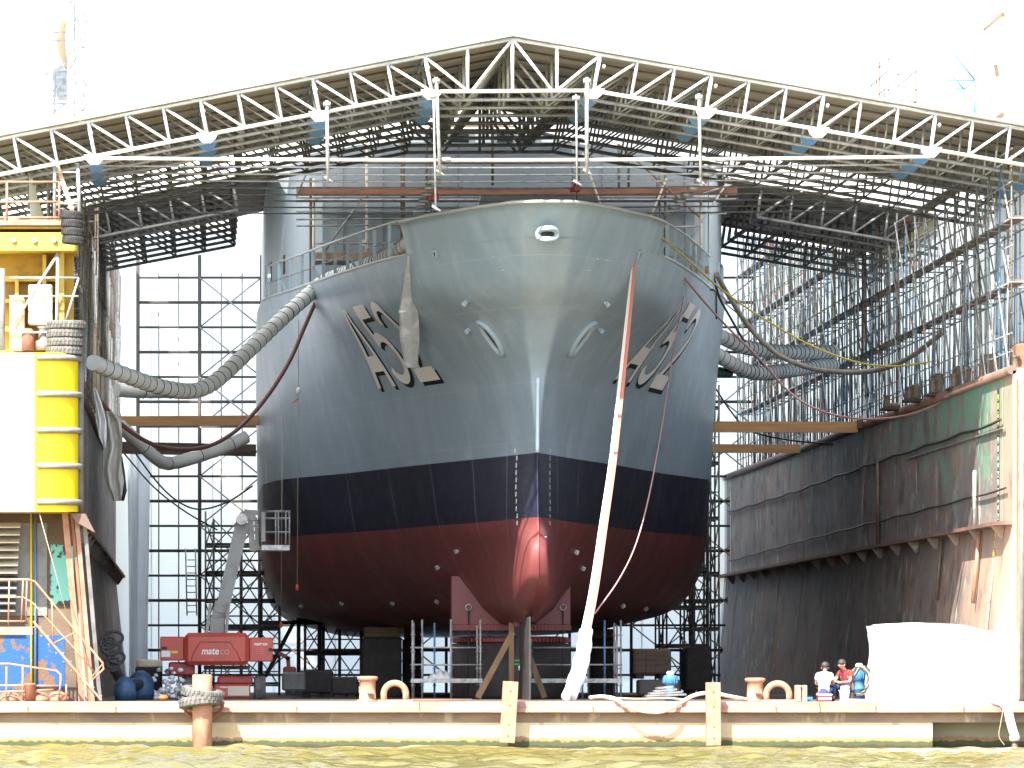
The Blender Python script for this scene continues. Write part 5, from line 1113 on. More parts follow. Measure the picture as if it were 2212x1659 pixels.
MB().bbox(X(492, Yl), X(538, Yl), Yl - .17, Yl - .14, Z(1503, Yl), Z(1482, Yl), .01).build('pale_panel', M['cream'], ch)
text_mesh('mateco', .1, M['white'], (X(486, Yl), Yl - .165, Z(1484, Yl)), (R(90), 0, 0), ch, 'small_lettering', bold=.002)
for px in (562, 405):
    for dy in (.1, 1.9):
        o = MB(); c = Vector((X(px, Yl), Yl + .33 + dy, ZD + .34)); tyre_mesh(o, c, .345, .34, (1, 0, 0)); o = o.build('wheel', M['tyre'], bl_)
        MB().lathe(c, [(.2, -.12), (.2, .12), (.08, .14)], 16, axis='x').build('rim', M['liftred'], o)
lt_ = text_mesh('mate', .3, M['white'], (X(435, Yl), Yl - .262, Z(1407, Yl)), (R(90), 0, 0), tt, 'lettering', align='LEFT', bold=.005, shear=.15)
lw0 = max(v.co.x for v in lt_.data.vertices); lt_.scale.x = (X(473, Yl) - X(435, Yl)) / lw0
lt2 = text_mesh('co', .3, M['fadewhite'], (X(474.5, Yl), Yl - .262, Z(1407, Yl)), (R(90), 0, 0), tt, 'faded_lettering', align='LEFT', bold=.005, shear=.15)
lw0 = max(v.co.x for v in lt2.data.vertices); lt2.scale.x = (X(495, Yl) - X(474.5, Yl)) / lw0
text_mesh('mateco', .13, M['white'], (X(563, Yl), Yl - .06, Z(1391, Yl)), (R(90), 0, 0), lb2, 'small_lettering', bold=.004, shear=.15)
m = MB()
for y in (1399, 1403, 1407, 1411): m.box(X(553, Yl), X(556, Yl), Yl - .056, Yl - .045, Z(y + 1, Yl), Z(y, Yl)); m.box(X(561, Yl), X(571, Yl), Yl - .056, Yl - .045, Z(y + 1, Yl), Z(y, Yl))
m.build('small_print', M['fadewhite'], lb2)
MB().box(X(349, Yl), X(368, Yl), Yl - .06, Yl - .045, Z(1419, Yl), Z(1406, Yl)).build('white_sticker', M['white'], lb1); MB().box(X(370, Yl), X(384, Yl), Yl - .06, Yl - .045, Z(1411, Yl), Z(1406, Yl)).build('yellow_sticker', M['yellow'], lb1)
MB().box(X(349, Yl), X(361, Yl), Yl - .07, Yl - .045, Z(1403, Yl), Z(1397, Yl)).build('lamp', M['dark'], lb1); MB().box(X(580, Yl), X(587, Yl), Yl - .07, Yl - .045, Z(1407, Yl), Z(1400, Yl)).build('lamp', M['dark'], lb2)
lb(453, 486, 1333, 1370, Yl + .4, Yl + .95, .02).build('boom_mast', M['liftgrey'], bl_)
for s_ in (446, 488): MB().beam(P(s_, 1372, Yl + .4), P(s_ + (8 if s_ < 460 else 6), 1305, Yl + .5), .09, .3, up=(0, 1, 0)).build('boom_bracket', M['liftgrey'], bl_)
MB().beam(P(470, 1345, Yl + .7), P(480, 1300, Yl + .7), .42, .36, up=(0, 1, 0)).build('boom_heel', M['liftgrey'], bl_)
MB().beam(P(478, 1325, Yl + .65), P(524, 1128, Yl + .9), .4, .34, up=(0, 1, 0)).build('boom', M['liftgrey'], bl_)
for (a, b_, w) in (((519, 1118), (552, 1112), .3), ((527, 1105), (560, 1108), .14), ((541, 1115), (545, 1186), .17), ((552, 1118), (556, 1188), .1), ((530, 1130), (546, 1180), .08), ((545, 1182), (566, 1184), .14)): MB().beam(P(*a, Yl + .9), P(*b_, Yl + .9), w, w, up=(0, 1, 0)).build('jib', M['liftgrey'], bl_)
MB().lathe(P(522, 1122, Yl + .65), [(.17, -.0), (.17, .5)], 16, axis='y').build('jib_pivot', M['galv'], bl_)
bk_ = lb(564, 627, 1176, 1189, Yl + .5, Yl + 1.35, .02).build('basket', M['galv'], bl_)
for y in (1103, 1118, 1148): MB().path([(X(564, Yl), Yl + .5, Z(y, Yl)), (X(627, Yl), Yl + .5, Z(y, Yl)), (X(627, Yl), Yl + 1.35, Z(y, Yl)), (X(564, Yl), Yl + 1.35, Z(y, Yl))], .022, 6, closed=True).build('basket_rail', M['galv'], bk_)
for px in (565, 596, 602, 618, 626):
    for y in (Yl + .5, Yl + 1.35): T('basket_post', P(px, 1103, 1) * 0 + Vector((X(px, Yl), y, Z(1103, Yl))), (X(px, Yl), y, Z(1176, Yl)), .02, M['galv'], bk_)
MB().bbox(X(564, Yl), X(574, Yl), Yl + .45, Yl + .9, Z(1170, Yl), Z(1105, Yl), .02).build('control_box', M['liftgrey'], bk_)
# ---------------------------------------------------------------- ventilation ducts
def duct(label, pts, r, ring=.55, k=8, mt='duct', pinch=None):
    sp_ = spline(pathP(pts), k); L = [0]
    for a, b_ in zip(sp_, sp_[1:]): L.append(L[-1] + (b_ - a).length)
    n = int(L[-1] / .1); q = [Vector([np.interp(L[-1] * i / n, L, [p[c] for p in sp_]) for c in range(3)]) for i in range(n + 1)]
    rs = [r * (1 - .04 * (1 if (i * .1) % ring < .11 else 0) + .015 * math.sin(i * 1.7)) for i in range(n + 1)]
    o = thing('ventilation_duct', label, 'duct', q[0], 'flexible ventilation ducts'); MB().path(q, rs, 16).build('duct_hose', M[mt], o)
    for i in range(int(ring / .1), n, int(ring / .1)):
        d_ = (q[i + 1] - q[i - 1]).normalized(); a = d_.orthogonal().normalized(); c = d_.cross(a); m = MB(); m.path([q[i] + (a * math.cos(t_) + c * math.sin(t_)) * r * .985 for t_ in np.linspace(0, 2 * math.pi, 20)[:-1]], .016, 6, closed=True); m.build('spiral_hoop', M['black'], o)
    return o
duct('long grey flexible duct sagging from the left scaffolding up to the foredeck', [(200, 783, 181), (235, 797, 182), (275, 812, 183), (320, 828, 184.5), (370, 841, 186), (410, 845, 187.5), (440, 838, 188.5), (475, 816, 189.8), (540, 755, 192), (610, 687, 194.5), (665, 638, 196.5), (697, 611, 197.3), (722, 599, 196.5), (762, 584, 193.5), (812, 565, 189.5), (850, 548, 186.5), (874, 534, 184.9), (884, 522, 184.2)], .235)
duct('short tan duct behind the long sagging duct at the left scaffolding', [(252, 842, 200), (300, 845, 200.5), (360, 845, 201), (400, 846, 201.5), (450, 836, 202)], .23, 1.0)
duct('lower grey duct bent in a V above the boom lift beside the hull', [(258, 918, 206), (295, 952, 206.5), (330, 984, 207), (352, 999, 207.4), (375, 1000, 207.8), (420, 988, 208.2), (480, 968, 208.8), (532, 944, 209.2)], .22, 1.4)
duct('upper grey duct between the right side of the ship and the scaffolding', [(1548, 722, 206), (1575, 736, 207), (1610, 750, 208.5), (1660, 758, 211), (1720, 761, 214), (1800, 760, 218)], .24, .5)
duct('lower grey duct sagging between the right side of the ship and the scaffolding', [(1540, 760, 206), (1575, 782, 207), (1610, 800, 208.5), (1645, 806, 210), (1700, 801, 213), (1760, 792, 216), (1800, 788, 218)], .24, .45)
tag(MB().path(pathP([(1505, 800, 206), (1575, 805, 208)]), .17, 10).build('pipe', mat('dark_green_paint', (.01, .09, .07), .5)), 'short dark green pipe end beside the lower right duct', 'pipe')
# timber beams bracing the ship
def shore(label, xa, xb, ya, yb, Y, h, mt='timber', Y2=None): tag(MB().beam(P(xa, ya, Y), P(xb, yb, Y2 or Y), .3, h, up=(0, 0, 1)).build('bracing_beam', M[mt]), label, 'timber beam', 'timber beams bracing the ship')
shore('upper orange timber beam bracing the left side of the hull', 242, 582, 910, 908, 212, .33)
shore('lower dark timber beam bracing the left side of the hull', 255, 553, 967, 973, 222, .42, 'timber_dark')
shore('upper orange timber beam bracing the right side of the hull', 1515, 1852, 922, 923, 209, .36)
shore('lower orange timber beam bracing the right side of the hull', 1505, 1728, 968, 970, 228, .3)
tag(MB().box(X(1850, 209), X(1860, 209), 208.6, 209.2, Z(925, 209), Z(908, 209)).build('wedge_block', M['timber_dark']), 'small wooden wedge block at the wall end of the upper right beam', 'block')
# hoses, lines and cables
def line(name, label, pts, r, mt, cat='hose', k=8): return tag(MB().path(spline(pathP(pts), k), r, 8).build(name, M[mt]), label, cat)
line('hose', 'thick brown red hose sagging from the left dock wall up to the foredeck', [(214, 864, 178), (262, 916, 181), (310, 950, 184), (355, 967, 187), (405, 971, 189.5), (455, 962, 191.5), (505, 934, 193.4), (550, 890, 195), (590, 838, 195.8), (628, 775, 196.4), (658, 706, 196.8), (690, 634, 197)], .065, 'hose_red')
line('hose', 'long dark hose sagging from the right side of the ship to the scaffolding', [(1548, 592, 200), (1575, 640, 201), (1620, 708, 202), (1680, 765, 202), (1750, 795, 201), (1820, 804, 199), (1890, 800, 197), (1960, 775, 194), (2040, 716, 191)], .085, 'rubber_grey')
line('rope', 'yellow rope sagging from the deck rail to the right scaffolding', [(1430, 513, 184), (1480, 556, 188), (1540, 610, 192), (1600, 656, 194), (1680, 707, 195), (1760, 750, 195), (1850, 782, 193), (1930, 791, 191), (2010, 782, 188)], .03, 'yellowline', 'rope')
line('hose', 'thin pink hose sagging from the ship to the rim of the right dock wall', [(1478, 600, 190), (1520, 650, 193), (1570, 705, 196), (1640, 775, 198), (1700, 842, 199), (1760, 882, 198), (1840, 903, 196), (1930, 902, 193), (2010, 880, 189), (2075, 838, 186)], .035, 'pinkline')
line('hose', 'thin dark hose hanging down behind the right deck rail', [(1525, 548, 200), (1540, 590, 200.5), (1553, 640, 201), (1580, 690, 204), (1610, 740, 208), (1650, 790, 212)], .04, 'cable')
line('cable', 'dark cable sagging in front of the end sheeting left of the hull', [(262, 935, 222), (330, 1030, 222), (380, 1080, 222), (430, 1100, 222), (490, 1085, 222), (545, 1050, 221)], .03, 'cable', 'cable')
line('cable', 'straight dark cable slanting down across the end sheeting', [(260, 970, 223), (330, 1050, 223), (400, 1105, 223), (470, 1145, 223)], .028, 'cable', 'cable')
line('cable', 'dark cable drooping from the hull to the right dock wall', [(1540, 830, 212), (1580, 890, 213), (1620, 930, 214), (1700, 950, 214), (1800, 960, 212)], .03, 'cable', 'cable')
# strap over the bow
a0 = P(1373, 560, 180.7); s_ = thing('bow_strap', 'long faded red strap hanging from the bow with a white sleeve at its foot', 'strap', P(1230, 1508, 172.4))
sp1 = [P(1373, 556, 180.6), P(1358, 700, 180.0), P(1342, 850, 179.2), P(1325, 1000, 178.0), P(1306, 1130, 176.6), P(1285, 1270, 175.2), P(1264, 1375, 174.2)]
def ribbon(pts, w, name, mt, dx=0, th=.03, parent=s_):
    sp_ = spline(pts, 6); m = MB(); n = len(sp_); ws = [np.interp(i / (n - 1), [0, .12, .7, 1], w) for i in range(n)]
    r = [[p + Vector((dx * i / n + u * ws[i] / 2, (0 if v == 0 else th), 0)) for u, v in ((-1, 0), (1, 0), (1, 1), (-1, 1), (-1, 0))] for i, p in enumerate(sp_)]
    m.grid(r, sm=False); m.build(name, M[mt], parent)
ribbon(sp1, [.05, .1, .13, .14], 'red_strap', 'strapred', .05); ribbon([p + Vector((-.075, -.04, 0)) for p in sp1], [.03, .08, .12, .12], 'pale_strap', 'strappink', -.02)
sl1 = [P(1262, 1362, 174.3), P(1257, 1400, 173.9), P(1243, 1450, 173.3), P(1222, 1506, 172.5)]; sl2 = [P(1270, 1362, 174.3), P(1266, 1405, 173.8), P(1256, 1455, 173.2), P(1236, 1506, 172.6)]
for k, q in enumerate((sl1, sl2)):
    sp_ = spline(q, 8); MB().path(sp_, [.1 + .05 * math.sin(i * 1.1 + k) * .3 + .05 * (1 - abs(i / len(sp_) - .35)) for i in range(len(sp_))], 10).build('white_sleeve', M['sheetwhite'], s_)
line('rope', 'thin pink rope curving down from the right hull number to the strap', [(1478, 640, 191), (1462, 720, 189), (1445, 820, 187), (1425, 950, 184), (1400, 1080, 181), (1372, 1180, 178.5), (1335, 1255, 176.5), (1285, 1325, 175)], .022, 'pinkline', 'rope', 8)
for px, y0, y1, Y, lb_, mt in ((642, 690, 1270, 197, 'thin cable with a small red weight hanging beside the left hull number', 'cable_tan'), (607, 900, 1350, 203, 'thin cable hanging at the left edge of the hull', 'cable_tan')):
    o = thing('hanging_cable', lb_, 'cable', P(px, y1, Y)); T('wire', P(px + 3, y0, Y), P(px, y1, Y), .014, M[mt], o)
    MB().lathe(P(px, y1 + 6, Y), [(.03, 0), (.055, .04), (.05, .14), (.02, .2)], 8).build('weight', M['orange'], o)
    if px == 642: MB().lathe(P(px + 3, 850, Y), [(.03, 0), (.07, .04), (.07, .14), (.03, .2)], 8).build('lamp', M['white'], o); MB().beam(P(px + 2, 862, Y), P(px - 10, 870, Y), .05, .05).build('clamp', M['orange'], o)
# ---------------------------------------------------------------- low scaffolding round the keel post
def low(label, posts, xa, xb, Y, ys, seed):
    o = thing('scaffolding', label, 'scaffolding', (X((xa + xb) / 2, Y), Y, ZD)); rg = random.Random(seed)
    for k, (px, yt) in enumerate(posts):
        y = Y if k % 2 == 0 else Y + .9; m = MB(); m.tube((X(px, Y), y, ZD), (X(px, Y), y, Z(yt, Y)), .03, 8)
        z = ZD + .4
        while z < Z(yt, Y): m.tube((X(px, Y), y, z), (X(px, Y), y, z + .03), .06, 6); z += .5
        m.build('standard', M['blue' if px in (941, 1306) else 'galv'], o)
    for y in ys:
        for dy in (0, .9): T('ledger', (X(xa, Y), Y + dy, Z(y, Y)), (X(xb, Y), Y + dy, Z(y, Y)), .026, M['galv'], o)
    MB().box(X(xa, Y) + .02, X(xb, Y) - .02, Y + .1, Y + .85, Z(ys[-1], Y) + .03, Z(ys[-1], Y) + .09).build('platform', M['timber_prop'], o)
    m = MB(); m.box(X(xa, Y), X(xb, Y), Y - .03, Y - .01, Z(ys[-1] + 2, Y), Z(ys[-1] - 7, Y)); m.build('toe_board', M['galv'], o); return o
low('low scaffolding left of the keel post with bundled white sheet on it', [(891, 1340), (896, 1345), (912, 1338), (941, 1345), (974, 1338), (978, 1350), (1038, 1338), (1034, 1350)], 888, 1042, 187.2, (1399, 1436, 1473), 4)
low('low scaffolding right of the keel post behind the white sleeved strap', [(1144, 1370), (1150, 1380), (1258, 1350), (1275, 1350), (1306, 1340), (1331, 1345), (1341, 1340), (1337, 1350)], 1140, 1344, 187.6, (1399, 1436, 1473), 5)
m = MB(); c = P(952, 1472, 187.6); rows = []
for i in range(10): rows.append([c + Vector((-.42 + .84 * j / 13, -.3 + .6 * i / 9, .05 + .33 * math.sin(math.pi * i / 9) * (max(0, math.sin(math.pi * j / 13)) ** .7) * (.7 + .3 * math.sin(j * 1.7 + i)))) for j in range(14)])
tag(m.grid(rows).build('sheet_bundle', M['sheetwhite']), 'bundled white sheet lying on the left low scaffolding', 'sheet')
# dark machines and boxes in the depth of the dock
def crate(name, label, cat, x0, x1, y0, y1, Y, dp, mt, extra=None):
    o = thing(name, label, cat, (X((x0 + x1) / 2, Y), Y, Z(y1, Y))); MB().bbox(X(x0, Y), X(x1, Y), Y, Y + dp, Z(y1, Y), Z(y0, Y), .05).build('housing', M[mt], o)
    m = MB(); n = 4
    for i in range(n): x = X(x0 + (x1 - x0) * (i + .5) / n, Y); m.box(x - .03, x + .03, Y - .03, Y - .002, Z(y1, Y) + .05, Z(y0, Y) - .05)
    m.build('rib', M[mt], o)
    m = MB(); m.box(X(x0, Y) + .1, X(x0, Y) + .35, Y + .1, Y + dp - .1, Z(y1, Y) - .15, Z(y1, Y) - .003); m.box(X(x1, Y) - .35, X(x1, Y) - .1, Y + .1, Y + dp - .1, Z(y1, Y) - .15, Z(y1, Y) - .003); m.build('skid', M['dark'], o); return o
crate('machine_box', 'rounded dark brown machine box behind the blue pump under the right bilge', 'machine', 1368, 1450, 1402, 1456, 200, 1.8, 'timber_dark')
crate('container', 'dark green container beside the right scaffold tower', 'container', 1482, 1538, 1400, 1492, 212, 2.2, 'dark')
crate('machine_box', 'low dark machine on the dock floor behind the boom lift wheels', 'machine', 610, 660, 1452, 1492, 196, 1.4, 'pipe_grey')
crate('machine_box', 'black machine with lifting arm left of the dock blocks', 'machine', 648, 720, 1448, 1498, 200, 1.6, 'dark')
crate('skip', 'black skip standing left of the boom lift', 'skip', 292, 350, 1440, 1492, 190, 1.6, 'dark')
crate('machine_box', 'dark low machine between the dock blocks and the left low scaffolding', 'machine', 716, 775, 1462, 1500, 196, 1.2, 'dark')
crate('machine_box', 'dark boxes stacked at the foot of the right dock wall', 'machine', 1380, 1470, 1468, 1502, 186, 1.2, 'dark')
o = thing('small_digger', 'small red machine with bent arm behind the right wheel of the boom lift', 'machine', P(640, 1495, 198)); MB().bbox(X(612, 198), X(640, 198), 198, 199, Z(1490, 198), Z(1440, 198), .05).build('body', M['redp'], o); MB().beam(P(602, 1410, 198), P(626, 1424, 198), .13, .13, up=(0, 1, 0)).beam(P(622, 1420, 198), P(624, 1452, 198), .13, .13, up=(0, 1, 0)).build('arm', M['redp'], o)
o = thing('tarred_drums', 'pale cylindrical drum in the far left corner by the curtain', 'drum', P(322, 1492, 240)); MB().lathe(P(322, 1494, 240), [(.5, 0), (.52, .1), (.5, .5), (.52, .9), (.5, 1.2), (.3, 1.22)], 20).build('drum', M['cream'], o); o.name = 'drum'
for px, lb_, s_2 in ((270, 'left blue plastic sack at the foot of the left dock wall', 1), (304, 'dark blue plastic sack beside the lighter one at the left dock wall', 1.25)):
    Yb_ = 176 if px == 270 else 182; c = Vector((X(px, Yb_), Yb_, ZD)); tag(MB().lathe(c, [(.28 * s_2, 0), (.32 * s_2, .2), (.3 * s_2, .45 * s_2), (.2 * s_2, .6 * s_2), (.08, .68 * s_2)], 12).build('sack', M['sackblue']), lb_, 'sack')
m = MB(); rg = random.Random(2)
for i in range(60): c = Vector((X(355, 186) + rg.uniform(-.35, .55), 186 + rg.uniform(0, 2), ZD + .04 + rg.random() ** 2 * .9)); s3 = rg.uniform(.05, .13); m.lathe(c, [(s3 * .6, -s3 * .5), (s3, 0), (s3 * .5, s3 * .6)], 6)
tag(m.build('white_rubble', M['white']), 'heap of bright white rubble between the skip and the boom lift', 'rubble', kind=None)
tag(MB().lathe(P(353, 1512, 171.2), [(.06, 0), (.12, .03), (.13, .09), (.06, .14)], 12).build('buoy', M['orange']), 'small orange float lying on the deck edge left of the tyre pile', 'float')
# blue pumps
def pump(px, ya, yb, Y, label):
    c = Vector((X(px, Y), Y, ZD)); h = Z(ya, Y) - ZD; o = thing('pump', label, 'pump', c)
    MB().lathe(c, [(.14, 0), (.14, h * .3), (.17, h * .32), (.13, h * .36), (.13, h * .55), (.19, h * .58), (.2, h * .8), (.17, h * .86)], 20).build('body', M['pumpblue'], o); MB().lathe(c + Vector((0, 0, h * .862)), [(.1, 0), (.1, h * .1), (.07, h * .14)], 16).build('cap', M['white'], o)
    m = MB()
    for a in range(12): t_ = a * math.pi / 6; m.box(c.x + .2 * math.cos(t_) - .01, c.x + .2 * math.cos(t_) + .01, c.y + .2 * math.sin(t_) - .01, c.y + .2 * math.sin(t_) + .01, c.z + h * .6, c.z + h * .78)
    m.build('cooling_fin', M['pumpblue'], o)
    return o
pump(1448, 1450, 1508, 175, 'blue motor pump with white cap left of the right fender post')
pump(1856, 1433, 1508, 174.2, 'blue machine with white cap behind the cable bundle at the white wrapped load')
o = thing('grille_stack', 'stack of dark steel plates and gratings lying in front of the blue motor pump', 'plates', P(1420, 1512, 172.6))
for k, (x0, x1, y0, y1) in enumerate(((1395, 1480, 1500, 1503), (1402, 1470, 1495, 1498), (1412, 1460, 1489, 1493), (1418, 1452, 1483, 1487))): MB().beam(P(x0, y1, 172.6), P(x1, y0, 172.6), .9, .05).build('plate', M['galv_dark'], o)
# cable bundle
bd = thing('cable_bundle', 'thick bundle of dark and tan cables hanging beside the white wrapped load', 'cables', P(1858, 1510, 172.3)); rg = random.Random(8)
for i in range(26):
    j = lambda s: rg.uniform(-s, s); q = pathP([(1838 + j(6), 1462 + j(10), 172.6 + j(.2)), (1858 + j(5), 1442 + j(5), 172.5), (1876 + j(5), 1455 + j(5), 172.4), (1880 + j(5), 1478 + j(5), 172.3), (1862 + j(4), 1498 + j(3), 172.1), (1836 + j(6), 1500 + j(5), 172.1)])
    MB().path(spline(q, 6), .014, 5).build('cable', M['cable_tan' if i % 3 == 0 else 'cable'], bd)
line('cable', 'white cable curling down beside the white wrapped load to the deck', [(1886, 1450, 172), (1879, 1478, 171.8), (1884, 1500, 171.4), (1870, 1511, 171), (1850, 1512, 170.8)], .018, 'whitehose', 'cable')
# white wrapped load
Yk = 170.75; rows = []
x0, x1 = X(1892, Yk), X(2330, Yk); ztop = Z(1352, Yk)
prof = [(0, 0), (.05, .2), (.0, .5), (.04, .8), (-.04, .93)]
o = thing('wrapped_load', 'big white sheet wrapped load standing on the right end of the pontoon', 'wrapped load', ((x0 + x1) / 2, Yk, ZD)); rows = []
def wob(x, z): return .035 * math.sin(x * 2.3 + z) + .025 * math.sin(x * 5.1 - z * 2.7) + .02 * math.sin(z * 4.3 + 1.1 * x)
nx, nz_ = 60, 22
for i in range(nz_ + 1):
    f = i / nz_; z = ZD + .01 + (ztop - ZD) * f; r = []
    ring = [(x0 + .06 * math.sin(z * 3) + .05 * (f > .9), Yk + 2.2)] + [(x0 + .06 * math.sin(z * 3) + .04 * (1 - f), Yk + 2.2 - 2.2 * k / 8) for k in range(1, 8)] + [(x0 + (x1 - x0) * k / nx, Yk) for k in range(nx + 1)]
    for (x, y) in ring:
        dz = (.05 * math.sin((x - x0) * 1.3) - .1 * max(0, min(1, (x - X(2085, Yk)) / .5))) * f; rr = .06 if f > .96 else 0
        r.append((x + (wob(y, z) * .4 if y > Yk + .1 else 0), y + wob(x, z) + rr, z + dz))
    rows.append(r)
top = [[(p[0] + .05 * 0, Yk + (p[1] - Yk) + (Yk + 2.2 - p[1]) * k / 6, p[2] + .03 * math.sin(k + p[0])) for p in rows[-1][8:]] for k in range(7)]
MB().grid(rows).grid(top).build('sheet', M['sheetwhite'], o)
m = MB(); rg = random.Random(4); rows = []
for i in range(8): rows.append([P(1940 + 235 * j / 24, 1503 + i * 3.2 + 4 * math.sin(j * .9 + i), Yk - .15 - .22 * math.sin(math.pi * i / 7) * (1 + .4 * math.sin(j * 1.3))) for j in range(25)])
m.grid(rows); m.build('gathered_hem', M['sheetwhite'], o)
line('hose', 'pale hose lying along the deck edge in front of the white wrapped load', [(1815, 1513, 170.6), (1880, 1514, 170.35), (1960, 1520, 170.3), (2040, 1527, 170.2), (2100, 1522, 170.3), (2160, 1515, 170.4)], .04, 'whitehose')
wh = thing('suction_hose', 'thick white suction hose with steel coupling hanging into the water', 'hose', P(2190, 1610, 169.4))
MB().path(spline(pathP([(2120, 1512, 170.3), (2155, 1512, 169.9), (2175, 1530, 169.6), (2182, 1556, 169.5), (2188, 1578, 169.4), (2191, 1586, 169.4)]), 8), .12, 12).build('hose', M['sheetwhite'], wh)
MB().lathe(P(2192, 1602, 169.4), [(.1, 0), (.15, .02), (.15, .14), (.12, .18), (.12, .22), (.1, .24)], 16).build('coupling', M['galv'], wh); MB().tube(P(2193, 1625, 169.4), P(2192, 1602, 169.4), .085, 12).build('steel_pipe', M['galv_rust'], wh)
MB().path(spline(pathP([(2150, 1522, 169.7), (2166, 1528, 169.5), (2162, 1560, 169.5), (2158, 1590, 169.5), (2170, 1610, 169.5)]), 8), .012, 6).build('tie_rope', M['cable_tan'], wh)
# ---------------------------------------------------------------- crates, buckets and the two seated people
def bucket(px, py0, py1, Y, label, w):
    c = Vector((X(px, Y), Y, ZD)); h = Z(py0, Y) - ZD; o = thing('bucket', label, 'bucket', c); MB().lathe(c, [(w * .85, 0), (w, h * .9), (w * 1.06, h * .92), (w * 1.06, h), (w * .9, h)], 20).build('body', M['white'], o); MB().torus(c + Vector((0, -w * .6, h * .8)), w * .8, .008, 12, 5, axis='y', a0=math.pi, a1=2 * math.pi).build('handle', M['galv'], o)
bucket(1824, 1491, 1513, 170.7, 'white bucket in front of the person in the red shirt', .145)
o = thing('food_box', 'pale cardboard box on top of the white bucket', 'box', (X(1824, 170.7), 170.7, Z(1491, 170.7))); MB().bbox(X(1817, 170.7), X(1834, 170.7), 170.62, 170.85, Z(1491, 170.7) + .003, Z(1482, 170.7), .01).build('carton', M['cream'], o); MB().box(X(1817, 170.7), X(1834, 170.7), 170.615, 170.619, Z(1488, 170.7), Z(1487, 170.7)).build('flap', M['toe'], o)
o = thing('drink_crate', 'red and white drinks crate under the person in the white T-shirt', 'crate', (X(1781, 171), 171, ZD)); MB().bbox(X(1766, 171), X(1796, 171), 170.85, 171.25, ZD, ZD + .16, .02).build('crate_body', M['redp'], o); MB().box(X(1767, 171), X(1795, 171), 170.84, 170.849, ZD + .05, ZD + .1).build('white_band', M['white'], o); MB().bbox(X(1765, 171), X(1797, 171), 170.84, 171.26, ZD + .161, ZD + .2, .01).build('rim', M['white'], o)
tag(MB().bbox(X(1742, 171), X(1755, 171), 170.9, 171.1, ZD, ZD + .12, .01).build('small_box', M['pumpblue']), 'small blue and white box beside the person in the white T-shirt', 'box')
for k, (px, mt) in enumerate(((1721, 'white'), (1725, 'cream'))): tag(MB().lathe((X(px, 170.9), 170.9, ZD), [(.035, 0), (.035, .17), (.015, .21), (.015, .25)], 10).build('bottle', M[mt]), ['white bottle inside the right ring chock area', 'cream bottle next to the white bottle by the guide block'][k], 'bottle')
def skin_mesh(name, chains, mt, parent, sub=2):
    bmv = []; ed = []; rad = []; idx = {}
    for ch in chains:
        prev = None
        for (p, r) in ch:
            k = tuple(round(c, 3) for c in p)
            if k not in idx: idx[k] = len(bmv); bmv.append(k); rad.append(r)
            if prev is not None and prev != idx[k]: ed.append((prev, idx[k]))
            prev = idx[k]
    me = bpy.data.meshes.new('tmp'); off = wloc(parent); me.from_pydata(bmv, ed, []); me.update(); o = bpy.data.objects.new('tmp', me); COL.objects.link(o)
    sk = o.modifiers.new('skin', 'SKIN'); sk.use_smooth_shade = True
    for i, v in enumerate(me.skin_vertices[0].data): v.radius = (rad[i], rad[i]) if not isinstance(rad[i], tuple) else rad[i]; v.use_root = (i == 0)
    s = o.modifiers.new('sub', 'SUBSURF'); s.levels = sub; s.render_levels = sub
    dg = bpy.context.evaluated_depsgraph_get(); m2 = bpy.data.meshes.new_from_object(o.evaluated_get(dg)); bpy.data.objects.remove(o); m2.name = name; m2.materials.clear(); m2.materials.append(mt)
    q = bpy.data.objects.new(name, m2); COL.objects.link(q); q.parent = parent; return q
